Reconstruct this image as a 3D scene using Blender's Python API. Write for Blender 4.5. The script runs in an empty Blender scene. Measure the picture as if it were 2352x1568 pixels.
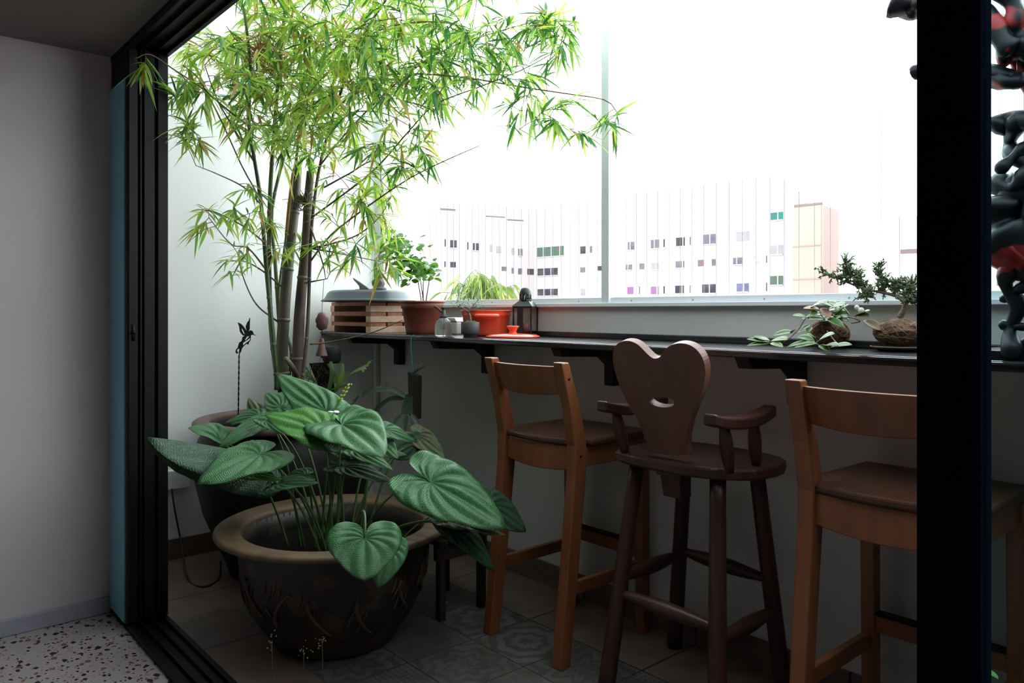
import bpy, bmesh, math, random
from mathutils import Vector, Matrix, noise

SC = bpy.context.scene
COL = SC.collection
V = Vector
PI = math.pi

# ---------------------------------------------------------------- camera
F, CX, HY, H = 1750.0, 1176.0, 713.0, 1.17      # focal length in px, centre column, horizon row, eye height
HEAD = math.radians(49.1)                        # turned left of the window-wall normal (+Y)
FW = V((-math.sin(HEAD), math.cos(HEAD), 0)); RT = V((math.cos(HEAD), math.sin(HEAD), 0)); UP = V((0, 0, 1))
cd = bpy.data.cameras.new('camera'); cam = bpy.data.objects.new('camera', cd); COL.objects.link(cam)
cam.location = (0, 0, H); cam.rotation_euler = (PI / 2, 0, HEAD)
cd.sensor_width = 36; cd.lens = F / 2352 * 36; cd.shift_y = (HY - 784) / 2352
cd.clip_start = 0.02; cd.clip_end = 600
SC.camera = cam

# ---------------------------------------------------------------- world, exposure
W = bpy.data.worlds.new('sky'); SC.world = W; W.use_nodes = True
bg = W.node_tree.nodes['Background']; bg.inputs[0].default_value = (0.90, 0.95, 1.0, 1); bg.inputs[1].default_value = 6.5
pl = bpy.data.lights.new('window_portal', 'AREA'); pl.shape = 'RECTANGLE'; pl.size = 4.6; pl.size_y = 1.5
pl.cycles.is_portal = True
po = bpy.data.objects.new('window_portal', pl); COL.objects.link(po)
po.location = (-1.25, 2.42, 1.93); po.rotation_euler = (-PI / 2, 0, 0)
SC.view_settings.view_transform = 'Standard'; SC.view_settings.look = 'None'
SC.view_settings.exposure = 0.0; SC.view_settings.gamma = 1.0
SC.view_settings.use_curve_mapping = False
SC.cycles.max_bounces = 10; SC.cycles.diffuse_bounces = 5; SC.cycles.transparent_max_bounces = 24
SC.cycles.sample_clamp_indirect = 4.0
SC.cycles.use_denoising = True

# ---------------------------------------------------------------- pixel -> place
def ray(px, py): return FW + RT * ((px - CX) / F) + UP * ((HY - py) / F)
def at(px, py, d): return V((0, 0, H)) + ray(px, py) * d            # at depth d
def onY(px, py, y):
    r = ray(px, py); return V((0, 0, H)) + r * (y / r.y)
def onX(px, py, x):
    r = ray(px, py); return V((0, 0, H)) + r * (x / r.x)
def onZ(px, py, z):
    r = ray(px, py); return V((0, 0, H)) + r * ((z - H) / r.z)

# ---------------------------------------------------------------- mesh builder
class MB:
    def __init__(s): s.v = []; s.f = []; s.mi = []; s.uv = None; s.sm = []
    def add(s, vs, fs, mi=0, smooth=False):
        o = len(s.v); s.v += [V(p) for p in vs]
        for f in fs: s.f.append([i + o for i in f]); s.mi.append(mi); s.sm.append(smooth)
    def box(s, a, b, mi=0):
        x0, y0, z0 = a; x1, y1, z1 = b
        s.add([(x0,y0,z0),(x1,y0,z0),(x1,y1,z0),(x0,y1,z0),(x0,y0,z1),(x1,y0,z1),(x1,y1,z1),(x0,y1,z1)],
              [(0,3,2,1),(4,5,6,7),(0,1,5,4),(1,2,6,5),(2,3,7,6),(3,0,4,7)], mi)
        return s
    def cbox(s, c, h, mi=0): return s.box([c[i]-h[i] for i in range(3)], [c[i]+h[i] for i in range(3)], mi)
    def prism(s, pts, off, mi=0, smooth=False):          # polygon pts (3-D) extruded by off
        n = len(pts); off = V(off)
        s.add([V(p) for p in pts] + [V(p) + off for p in pts],
              [list(range(n))[::-1], list(range(n, 2*n))] + [(i, (i+1) % n, n+(i+1) % n, n+i) for i in range(n)], mi, smooth)
        return s
    def tube(s, pts, r, n=8, mi=0, smooth=True, cap=True):
        pts = [V(p) for p in pts]; m = len(pts)
        if not hasattr(r, '__len__'): r = [r] * m
        vs = []; fs = []; ref = None
        for i, p in enumerate(pts):
            t = (pts[min(i+1, m-1)] - pts[max(i-1, 0)])
            t = t.normalized() if t.length > 1e-9 else V((0,0,1))
            if ref is None: ref = t.orthogonal().normalized()
            ref = (ref - t * ref.dot(t))
            ref = ref.normalized() if ref.length > 1e-6 else t.orthogonal().normalized()
            b = t.cross(ref)
            for k in range(n):
                a = 2*PI*k/n; vs.append(p + (ref*math.cos(a) + b*math.sin(a)) * r[i])
        for i in range(m-1):
            for k in range(n):
                fs.append((i*n+k, i*n+(k+1) % n, (i+1)*n+(k+1) % n, (i+1)*n+k))
        if cap: fs += [list(range(n))[::-1], list(range((m-1)*n, m*n))]
        s.add(vs, fs, mi, smooth); return s
    def lathe(s, prof, c=(0,0,0), n=48, mi=0, smooth=True, cap=False, sx=1, sy=1):
        c = V(c); vs = []; fs = []
        for (r, z) in prof:
            for k in range(n):
                a = 2*PI*k/n; vs.append(c + V((r*math.cos(a)*sx, r*math.sin(a)*sy, z)))
        for i in range(len(prof)-1):
            for k in range(n): fs.append((i*n+k, i*n+(k+1) % n, (i+1)*n+(k+1) % n, (i+1)*n+k))
        if cap: fs += [list(range(n))[::-1], list(range((len(prof)-1)*n, len(prof)*n))]
        s.add(vs, fs, mi, smooth); return s
    def ball(s, c, r, n=16, m=10, mi=0, rot=None, jit=0, seed=0):
        c = V(c); r = V(r) if hasattr(r, '__len__') else V((r, r, r)); vs = []; fs = []
        for i in range(m+1):
            ph = PI*i/m
            for k in range(n):
                a = 2*PI*k/n
                q = V((math.sin(ph)*math.cos(a), math.sin(ph)*math.sin(a), math.cos(ph)))
                if jit: q = q * (1 + jit*noise.noise(q*2.2 + V((seed*3.1, seed, 0))))
                q = V((q.x*r.x, q.y*r.y, q.z*r.z))
                if rot: q = rot @ q
                vs.append(c + q)
        for i in range(m):
            for k in range(n): fs.append((i*n+k, (i+1)*n+k, (i+1)*n+(k+1) % n, i*n+(k+1) % n))
        s.add(vs, fs, mi, True); return s
    def blade(s, a, d, nrm, L, w, droop=0.3, mi=0):       # lance leaf with a creased midrib
        d = V(d).normalized(); nrm = V(nrm); sd = d.cross(nrm)
        sd = sd.normalized() if sd.length > 1e-5 else d.orthogonal().normalized()
        up = sd.cross(d)
        rows = [(0.0, .12), (.18, .8), (.42, 1.0), (.7, .66), (1.0, 0)]
        vs = []
        for t, k in rows:
            p = V(a) + d*(L*t) + V((0,0,-1))*(droop*L*t*t)
            vs += [p - sd*w*k + up*w*k*.35, p, p + sd*w*k + up*w*k*.35]
        fs = []
        for i in range(4):
            fs += [(3*i, 3*i+1, 3*i+4, 3*i+3), (3*i+1, 3*i+2, 3*i+5, 3*i+4)]
        s.add(vs, fs, mi, True); return s
    def build(s, name, mat, parent=None, loc=None, bevel=0, merge=False, **kw):
        o0 = V((0,0,0))
        q = parent
        while q is not None: o0 += q.location; q = q.parent
        if parent is None and loc is not None: o0 = V(loc)
        me = bpy.data.meshes.new(name)
        me.from_pydata([tuple(p - o0) for p in s.v], [], s.f)
        mats = mat if isinstance(mat, (list, tuple)) else [mat]
        for m in mats: me.materials.append(m)
        me.polygons.foreach_set('material_index', s.mi)
        me.polygons.foreach_set('use_smooth', s.sm)
        if s.uv:
            ul = me.uv_layers.new(name='UVMap')
            for l in me.loops: ul.data[l.index].uv = s.uv[l.vertex_index]
        me.update()
        bm = bmesh.new(); bm.from_mesh(me)
        if merge: bmesh.ops.remove_doubles(bm, verts=bm.verts, dist=1e-5)
        if not s.uv and len(s.f) < 20000: bmesh.ops.recalc_face_normals(bm, faces=bm.faces)
        bm.to_mesh(me); bm.free()
        ob = bpy.data.objects.new(name, me); COL.objects.link(ob)
        if parent is None: ob.location = o0
        else: ob.parent = parent
        if bevel:
            md = ob.modifiers.new('bevel', 'BEVEL'); md.width = bevel; md.segments = 2; md.limit_method = 'ANGLE'
        for k, v in kw.items(): ob[k] = v
        return ob

def thing(name, label, cat, loc=(0,0,0), group=None):
    o = bpy.data.objects.new(name, None); COL.objects.link(o); o.location = loc; o.empty_display_size = .05
    o['label'] = label; o['category'] = cat
    if group: o['group'] = group
    return o
def tag(o, label, cat, group=None, kind=None):
    o['label'] = label; o['category'] = cat
    if group: o['group'] = group
    if kind: o['kind'] = kind
    return o
def struct(o): o['kind'] = 'structure'; return o
def sempty(name):
    o = bpy.data.objects.new(name, None); COL.objects.link(o); o['kind'] = 'structure'; return o
def copy_tree(o, parent=None):
    c = o.copy(); COL.objects.link(c)
    if parent is not None: c.parent = parent
    for ch in list(o.children): copy_tree(ch, c)
    return c

# ---------------------------------------------------------------- materials
def mat(name, c, rough=.6, metal=0, c2=None, scale=8, detail=4, stretch=(1,1,1), bump=0, bscale=None, lo=.35, hi=.65,
        spec=.5, coat=0, trans=0, alpha=1, kind='noise', coord='Object'):
    m = bpy.data.materials.new(name); m.use_nodes = True
    nt = m.node_tree; N = nt.nodes; L = nt.links; b = N['Principled BSDF']
    b.inputs['Base Color'].default_value = (*c, 1); b.inputs['Roughness'].default_value = rough
    b.inputs['Metallic'].default_value = metal; b.inputs['Specular IOR Level'].default_value = spec
    b.inputs['Coat Weight'].default_value = coat; b.inputs['Transmission Weight'].default_value = trans
    b.inputs['Alpha'].default_value = alpha
    tc = N.new('ShaderNodeTexCoord'); mp = N.new('ShaderNodeMapping'); mp.inputs['Scale'].default_value = stretch
    L.new(tc.outputs[coord], mp.inputs[0])
    if c2 is not None:
        if kind == 'noise':
            t = N.new('ShaderNodeTexNoise'); t.inputs['Scale'].default_value = scale; t.inputs['Detail'].default_value = detail
            fo = t.outputs['Fac']
        elif kind == 'voronoi':
            t = N.new('ShaderNodeTexVoronoi'); t.inputs['Scale'].default_value = scale; fo = t.outputs['Distance']
        L.new(mp.outputs[0], t.inputs['Vector'])
        r = N.new('ShaderNodeValToRGB'); r.color_ramp.elements[0].position = lo; r.color_ramp.elements[1].position = hi
        r.color_ramp.elements[0].color = (*c, 1); r.color_ramp.elements[1].color = (*c2, 1)
        L.new(fo, r.inputs[0]); L.new(r.outputs[0], b.inputs['Base Color'])
    if bump:
        t2 = N.new('ShaderNodeTexNoise'); t2.inputs['Scale'].default_value = bscale or scale*3; t2.inputs['Detail'].default_value = 4
        L.new(mp.outputs[0], t2.inputs['Vector'])
        bp = N.new('ShaderNodeBump'); bp.inputs['Strength'].default_value = bump; bp.inputs['Distance'].default_value = .01
        L.new(t2.outputs['Fac'], bp.inputs['Height']); L.new(bp.outputs[0], b.inputs['Normal'])
    return m
def leafmat(name, c, c2=None, rough=.45, tr=.45, scale=6):
    m = mat(name, c, rough, c2=c2, scale=scale, detail=2)
    nt = m.node_tree; N = nt.nodes; L = nt.links; b = N['Principled BSDF']
    t = N.new('ShaderNodeBsdfTranslucent'); mx = N.new('ShaderNodeMixShader'); mx.inputs[0].default_value = tr
    if c2 is not None:
        src = b.inputs['Base Color'].links[0].from_socket
        g = N.new('ShaderNodeMix'); g.data_type = 'RGBA'; g.blend_type = 'MULTIPLY'; g.inputs[0].default_value = 1
        g.inputs[7].default_value = (1.5, 1.5, .7, 1); L.new(src, g.inputs[6]); L.new(g.outputs[2], t.inputs[0])
    else: t.inputs[0].default_value = (min(1, c[0]*1.5), min(1, c[1]*1.5), c[2]*.7, 1)
    L.new(b.outputs[0], mx.inputs[1]); L.new(t.outputs[0], mx.inputs[2])
    L.new(mx.outputs[0], N['Material Output'].inputs[0])
    return m
def woodmat(name, c, c2, rough=.45, scale=30, st=(1,1,.08), bump=.08, spec=.5, coat=0):
    return mat(name, c, rough, c2=c2, scale=scale, detail=5, stretch=st, bump=bump, spec=spec, lo=.3, hi=.7, coat=coat)
def glassmat(name, tint, gl=.06):
    m = bpy.data.materials.new(name); m.use_nodes = True; nt = m.node_tree; N = nt.nodes; L = nt.links
    N.remove(N['Principled BSDF'])
    t = N.new('ShaderNodeBsdfTransparent'); t.inputs[0].default_value = (*tint, 1)
    g = N.new('ShaderNodeBsdfGlossy'); g.inputs['Roughness'].default_value = .02
    mx = N.new('ShaderNodeMixShader'); lw = N.new('ShaderNodeLayerWeight'); lw.inputs[0].default_value = gl
    L.new(lw.outputs['Fresnel'], mx.inputs[0]); L.new(t.outputs[0], mx.inputs[1]); L.new(g.outputs[0], mx.inputs[2])
    L.new(mx.outputs[0], N['Material Output'].inputs[0]); return m

M = {}
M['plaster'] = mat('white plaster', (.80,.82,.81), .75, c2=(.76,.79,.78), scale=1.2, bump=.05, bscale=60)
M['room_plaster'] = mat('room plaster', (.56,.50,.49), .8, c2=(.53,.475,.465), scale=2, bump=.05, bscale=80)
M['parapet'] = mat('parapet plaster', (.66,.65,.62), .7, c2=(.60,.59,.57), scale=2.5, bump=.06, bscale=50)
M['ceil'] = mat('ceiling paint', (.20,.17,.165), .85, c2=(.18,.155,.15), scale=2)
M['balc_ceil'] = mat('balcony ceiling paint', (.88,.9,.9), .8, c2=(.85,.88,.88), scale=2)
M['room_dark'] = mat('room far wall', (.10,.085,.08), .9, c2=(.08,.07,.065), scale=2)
M['skirt'] = mat('skirting paint', (.34,.34,.38), .6, c2=(.31,.31,.35), scale=4)
M['black_metal'] = mat('black powder coated aluminium', (.004,.004,.005), .5, c2=(.006,.006,.007), scale=20, spec=.2)
M['post_metal'] = mat('black satin stile', (.004,.006,.012), .6, c2=(.005,.007,.013), scale=10, spec=0.0)
M['teal'] = mat('teal reflection colour', (.20,.60,.76), .3, c2=(.17,.54,.70), scale=3, coat=.2)  # reflection in the glossy black jamb, put into an even teal base colour
M['alu'] = mat('white aluminium', (.84,.88,.90), .35, c2=(.80,.85,.88), scale=10)
M['steel'] = mat('steel wire', (.30,.29,.29), .4, metal=.4)
M['shelf'] = mat('black stained shelf', (.014,.014,.016), .25, c2=(.022,.022,.025), scale=25, stretch=(.1,1,1), bump=.12, bscale=30, spec=.6)
M['bead'] = mat('glossy black edge', (.02,.02,.024), .12, spec=1.0, coat=.6)
M['bracket'] = mat('black bracket', (.010,.010,.011), .75, c2=(.018,.018,.02), scale=20)
M['terracotta'] = mat('terracotta plastic', (.21,.052,.027), .45, c2=(.17,.043,.023), scale=5)
M['terracotta_rim'] = mat('terracotta rim', (.50,.19,.13), .5, c2=(.44,.16,.11), scale=8)
M['red'] = mat('red enamel', (.90,.11,.045), .25, c2=(.86,.10,.04), scale=4, coat=.4)
M['char'] = mat('charcoal ceramic', (.03,.03,.033), .6, c2=(.045,.045,.048), scale=40)
M['lantern'] = mat('black lantern tin', (.02,.021,.026), .4, c2=(.03,.031,.036), scale=20)
M['saucer'] = mat('grey plastic saucer', (.06,.085,.10), .4, c2=(.05,.075,.085), scale=6)
M['pine'] = woodmat('pine slats', (.66,.40,.25), (.84,.62,.45), .6, 14, (.15,1,1.5))
M['pine_end'] = mat('pine end grain', (.36,.13,.075), .7, c2=(.50,.23,.14), scale=40)
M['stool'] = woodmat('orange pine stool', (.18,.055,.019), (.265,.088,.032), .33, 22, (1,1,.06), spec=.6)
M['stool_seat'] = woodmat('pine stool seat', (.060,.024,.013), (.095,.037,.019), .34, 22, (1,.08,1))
M['heart'] = woodmat('brown heart wood', (.145,.060,.040), (.195,.088,.060), .36, 20, (1,1,.06))
M['heart_dark'] = woodmat('dark stool wood', (.040,.014,.010), (.065,.025,.018), .38, 20, (1,1,.08))
M['worn'] = mat('worn edge wood', (.07,.028,.02), .6, c2=(.20,.11,.085), scale=30, lo=.45, hi=.6)
M['darkwood'] = woodmat('dark plank', (.016,.010,.008), (.03,.018,.013), .6, 20)
M['jar'] = mat('dark glazed jar', (.010,.008,.008), .55, c2=(.016,.013,.012), spec=.25, scale=6)
M['jar_rim'] = mat('jar rim', (.16,.085,.07), .6, c2=(.11,.06,.05), scale=14)
M['pot'] = mat('dragon pot glaze', (.014,.010,.008), .5, c2=(.045,.027,.017), scale=7, detail=3, lo=.52, hi=.60, stretch=(1,1,1.4))
M['pot_rim'] = mat('pot rim', (.15,.092,.046), .6, c2=(.085,.056,.032), scale=18, lo=.45, hi=.75)
M['soil'] = mat('wet soil', (.005,.004,.004), .85, c2=(.012,.009,.007), scale=60, bump=.6, spec=.1)
M['bamboo'] = mat('green culm', (.07,.115,.028), .4, c2=(.04,.07,.022), scale=12, stretch=(1,1,.2))
M['bamboo_old'] = mat('old culm', (.085,.08,.045), .55, c2=(.03,.027,.024), scale=10, stretch=(1,1,.25), lo=.4, hi=.6)
M['bamboo_brown'] = mat('brown culm', (.085,.052,.04), .6, c2=(.025,.018,.015), scale=14, stretch=(1,1,.3), lo=.4, hi=.62)
M['node'] = mat('culm node', (.15,.135,.09), .6, c2=(.10,.085,.06), scale=30)
M['twig'] = mat('twig', (.20,.12,.07), .6, c2=(.11,.07,.045), scale=30)
M['leaf_a'] = leafmat('bamboo leaf green', (.22,.42,.10), (.32,.52,.13), tr=.5)
M['leaf_b'] = leafmat('bamboo leaf lime', (.42,.55,.14), (.50,.58,.18), tr=.5)
M['leaf_c'] = leafmat('bamboo leaf deep', (.04,.17,.06), (.08,.25,.08), tr=.3)
M['leaf_d'] = leafmat('bamboo leaf dry', (.50,.30,.12), (.38,.20,.08), tr=.3)
M['leaf_pale'] = leafmat('outdoor leaf', (.13,.22,.06), (.20,.26,.08), tr=.3)
M['leaf_round'] = leafmat('shrub leaf', (.05,.17,.03), (.13,.30,.06), tr=.3)
M['fern'] = leafmat('fern', (.10,.22,.045), (.17,.32,.07), tr=.4)
M['fern_dark'] = leafmat('dark frond', (.035,.07,.04), (.05,.09,.05), tr=.2)
M['hoya'] = leafmat('variegated leaf', (.05,.17,.03), (.11,.26,.06), tr=.25, scale=25, rough=.3)
M['hoya_rim'] = leafmat('cream leaf edge', (.45,.52,.32), None, tr=.25)
M['hoya_pink'] = leafmat('pink leaf', (.50,.20,.18), (.60,.36,.30), tr=.25)
M['hoya_brown'] = leafmat('brown leaf', (.28,.17,.08), (.20,.18,.07), tr=.25)
M['juniper'] = mat('juniper scale leaf', (.10,.17,.08), .6, c2=(.20,.27,.14), scale=60)
M['bark'] = mat('bark', (.14,.10,.075), .8, c2=(.22,.17,.13), scale=50, bump=.4)
M['coir'] = mat('coir ball', (.10,.05,.03), .9, c2=(.22,.13,.08), scale=45, bump=.8, lo=.4, hi=.65)
M['fibre'] = mat('coir fibre', (.34,.23,.11), .8, c2=(.25,.16,.08), scale=30)
M['moss'] = mat('moss', (.10,.13,.02), .9, c2=(.05,.08,.015), scale=120, bump=.8)
M['stone'] = mat('grey stone', (.13,.12,.12), .8, c2=(.26,.25,.25), scale=25, bump=.4)
M['bird'] = mat('black bird plate', (.006,.006,.008), .5)
M['cord'] = mat('black cord', (.01,.01,.01), .5)
M['white_plastic'] = mat('white plastic', (.75,.76,.77), .4, c2=(.7,.71,.72), scale=5)
M['bronze'] = mat('rusty bronze', (.17,.075,.06), .6, c2=(.10,.05,.045), scale=30)
M['teal_string'] = mat('teal string', (.02,.30,.25), .5)
M['root'] = mat('black lacquered root', (.008,.009,.014), .45, c2=(.42,.03,.03), scale=9, detail=2, lo=.585, hi=.62, spec=.35)
M['petal'] = mat('white petal', (.8,.8,.78), .5)
M['stem_green'] = mat('stem green', (.10,.20,.05), .5, c2=(.07,.14,.04), scale=10)
M['bldg'] = mat('white facade', (.30,.272,.268), .9, c2=(.29,.262,.258), scale=.2)
M['bldg_peach'] = mat('peach tower', (.235,.195,.162), .9, c2=(.23,.19,.155), scale=.3)
M['bldg_pink'] = mat('pink tower side', (.235,.165,.147), .9, c2=(.225,.155,.14), scale=.3)
M['win_dark'] = mat('dark pane', (.03,.027,.036), .9, c2=(.055,.05,.06), scale=.8, spec=.1)
M['win_mid'] = mat('grey pane', (.07,.068,.085), .9, c2=(.11,.105,.12), scale=.8, spec=.1)
M['win_pale'] = mat('pale pane', (.17,.165,.17), .9, c2=(.20,.195,.20), scale=.8, spec=.1)
M['win_green'] = mat('planted balcony', (.03,.09,.045), .9, c2=(.075,.07,.075), scale=1.5, spec=.1)
M['win_pink'] = mat('pink curtain', (.17,.06,.16), .9, c2=(.14,.11,.16), scale=.8, spec=.1)
M['win_blue'] = mat('blue pane', (.07,.07,.13), .9, c2=(.11,.11,.17), scale=.8, spec=.1)
M['win_teal'] = mat('teal pane', (.01,.13,.09), .9, c2=(.045,.07,.08), scale=.6, spec=.1)
M['brownbar'] = mat('brown ledge', (.10,.065,.065), .9)
M['glass'] = glassmat('clear glass', (.985,.995,.99), .04)
M['door_glass'] = glassmat('door glass', (.85,.97,.97), .06)

def biglf(name, base, vein, rough=.3, tr=.12, brown=None):
    m = bpy.data.materials.new(name); m.use_nodes = True; nt = m.node_tree; N = nt.nodes; L = nt.links; b = N['Principled BSDF']
    uv = N.new('ShaderNodeUVMap'); sx = N.new('ShaderNodeSeparateXYZ'); L.new(uv.outputs[0], sx.inputs[0])
    ab = N.new('ShaderNodeMath'); ab.operation = 'ABSOLUTE'; L.new(sx.outputs[0], ab.inputs[0])
    mu = N.new('ShaderNodeMath'); mu.operation = 'MULTIPLY'; L.new(ab.outputs[0], mu.inputs[0]); mu.inputs[1].default_value = 1.0
    pp = N.new('ShaderNodeMath'); pp.operation = 'PINGPONG'; L.new(mu.outputs[0], pp.inputs[0]); pp.inputs[1].default_value = .5
    rp = N.new('ShaderNodeValToRGB'); rp.color_ramp.elements[0].position = 0; rp.color_ramp.elements[1].position = .07
    rp.color_ramp.elements[0].color = (*vein, 1); rp.color_ramp.elements[1].color = (*base, 1); L.new(pp.outputs[0], rp.inputs[0])
    no = N.new('ShaderNodeTexNoise'); no.inputs['Scale'].default_value = 14
    tc = N.new('ShaderNodeTexCoord'); L.new(tc.outputs['Object'], no.inputs['Vector'])
    mx = N.new('ShaderNodeMix'); mx.data_type = 'RGBA'; mx.blend_type = 'MULTIPLY'
    r2 = N.new('ShaderNodeMapRange'); r2.inputs[1].default_value = .35; r2.inputs[2].default_value = .7; r2.inputs[3].default_value = 0; r2.inputs[4].default_value = .55
    L.new(no.outputs['Fac'], r2.inputs[0]); L.new(r2.outputs[0], mx.inputs[0]); L.new(rp.outputs[0], mx.inputs[6])
    mx.inputs[7].default_value = (*(brown or (.55,.72,.6)), 1)
    L.new(mx.outputs[2], b.inputs['Base Color'])
    b.inputs['Roughness'].default_value = rough; b.inputs['Specular IOR Level'].default_value = .6
    # quilted cross ribs and water drops in the relief
    wv = N.new('ShaderNodeTexWave'); wv.wave_type = 'BANDS'; wv.bands_direction = 'Y'; wv.inputs['Scale'].default_value = 12
    wv.inputs['Distortion'].default_value = 7; wv.inputs['Detail'].default_value = 2; L.new(uv.outputs[0], wv.inputs['Vector'])
    n2 = N.new('ShaderNodeTexNoise'); n2.inputs['Scale'].default_value = 190; L.new(tc.outputs['Object'], n2.inputs['Vector'])
    a1 = N.new('ShaderNodeMath'); a1.operation = 'MULTIPLY_ADD'; L.new(n2.outputs['Fac'], a1.inputs[0]); a1.inputs[1].default_value = .35; L.new(wv.outputs['Fac'], a1.inputs[2])
    a2 = N.new('ShaderNodeMath'); a2.operation = 'MULTIPLY_ADD'; L.new(pp.outputs[0], a2.inputs[0]); a2.inputs[1].default_value = 3.0; L.new(a1.outputs[0], a2.inputs[2]); b.inputs['Coat Weight'].default_value = .0 if rough > .37 else .4; b.inputs['Coat Roughness'].default_value = .27
    bp = N.new('ShaderNodeBump'); bp.inputs['Strength'].default_value = .55; bp.inputs['Distance'].default_value = .0032
    L.new(a2.outputs[0], bp.inputs['Height']); L.new(bp.outputs[0], b.inputs['Normal'])
    t = N.new('ShaderNodeBsdfTranslucent'); t.inputs[0].default_value = (base[0]*2.2, base[1]*2, base[2]*.7, 1)
    ms = N.new('ShaderNodeMixShader'); ms.inputs[0].default_value = tr
    L.new(b.outputs[0], ms.inputs[1]); L.new(t.outputs[0], ms.inputs[2]); L.new(ms.outputs[0], N['Material Output'].inputs[0])
    return m
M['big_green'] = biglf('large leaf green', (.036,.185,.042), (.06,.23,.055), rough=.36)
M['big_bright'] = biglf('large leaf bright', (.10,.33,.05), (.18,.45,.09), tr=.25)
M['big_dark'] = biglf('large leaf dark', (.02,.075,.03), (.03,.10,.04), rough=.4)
M['big_brown'] = biglf('large leaf browning', (.08,.12,.04), (.14,.17,.06), brown=(1.6,.55,.45))

M['daylight_sheet'] = leafmat('added daylight ceiling', (.8,.83,.82), None, rough=.6, tr=.9)  # translucency is assumed, added so more daylight falls from above
for _n in M['daylight_sheet'].node_tree.nodes:
    if _n.type == 'BSDF_TRANSLUCENT': _n.inputs[0].default_value = (.50,.52,.54,1)
# ---------------------------------------------------------------- floor materials
def mathn(nt, op, a, b=None, c=None):
    n = nt.nodes.new('ShaderNodeMath'); n.operation = op
    for i, v in enumerate((a, b, c)):
        if v is None: continue
        if isinstance(v, (int, float)): n.inputs[i].default_value = v
        else: nt.links.new(v, n.inputs[i])
    return n.outputs[0]
def mixc(nt, f, a, b):
    n = nt.nodes.new('ShaderNodeMix'); n.data_type = 'RGBA'
    if isinstance(f, (int, float)): n.inputs[0].default_value = f
    else: nt.links.new(f, n.inputs[0])
    for i, v in ((6, a), (7, b)):
        if isinstance(v, tuple): n.inputs[i].default_value = (*v, 1)
        else: nt.links.new(v, n.inputs[i])
    return n.outputs[2]
def terrazzo():
    m = bpy.data.materials.new('terrazzo'); m.use_nodes = True; nt = m.node_tree; b = nt.nodes['Principled BSDF']
    tc = nt.nodes.new('ShaderNodeTexCoord'); col = (.40, .35, .335)
    nz = nt.nodes.new('ShaderNodeTexNoise'); nz.inputs['Scale'].default_value = 60
    nt.links.new(tc.outputs['Object'], nz.inputs['Vector'])
    wp = nt.nodes.new('ShaderNodeMix'); wp.data_type = 'RGBA'; wp.inputs[0].default_value = .012
    nt.links.new(tc.outputs['Object'], wp.inputs[6]); nt.links.new(nz.outputs['Color'], wp.inputs[7])
    for sc, thr, sel, c in ((36, .48, .58, (.34, .27, .25)), (30, .46, .66, (.24, .10, .085)), (27, .42, .60, (.015, .015, .017)), (48, .40, .70, (.015, .015, .017))):
        mp = nt.nodes.new('ShaderNodeMapping'); mp.inputs['Scale'].default_value = (1, 1.5, 1); mp.inputs['Rotation'].default_value = (0, 0, sc * .3)
        mp.inputs['Location'].default_value = (sc, sc * .7, 0); nt.links.new(wp.outputs[2], mp.inputs[0])
        v = nt.nodes.new('ShaderNodeTexVoronoi'); v.voronoi_dimensions = '2D'; v.distance = 'MINKOWSKI'; v.inputs['Exponent'].default_value = 1.3; v.inputs['Scale'].default_value = sc
        nt.links.new(mp.outputs[0], v.inputs['Vector'])
        s = nt.nodes.new('ShaderNodeSeparateColor'); nt.links.new(v.outputs['Color'], s.inputs[0])
        on = mathn(nt, 'GREATER_THAN', s.outputs[0], sel)
        rad = mathn(nt, 'MULTIPLY', s.outputs[1], thr)
        ins = mathn(nt, 'LESS_THAN', v.outputs['Distance'], rad)
        col = mixc(nt, mathn(nt, 'MULTIPLY', on, ins), col, c)
    nt.links.new(col, b.inputs['Base Color']); b.inputs['Roughness'].default_value = .45
    return m
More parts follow.
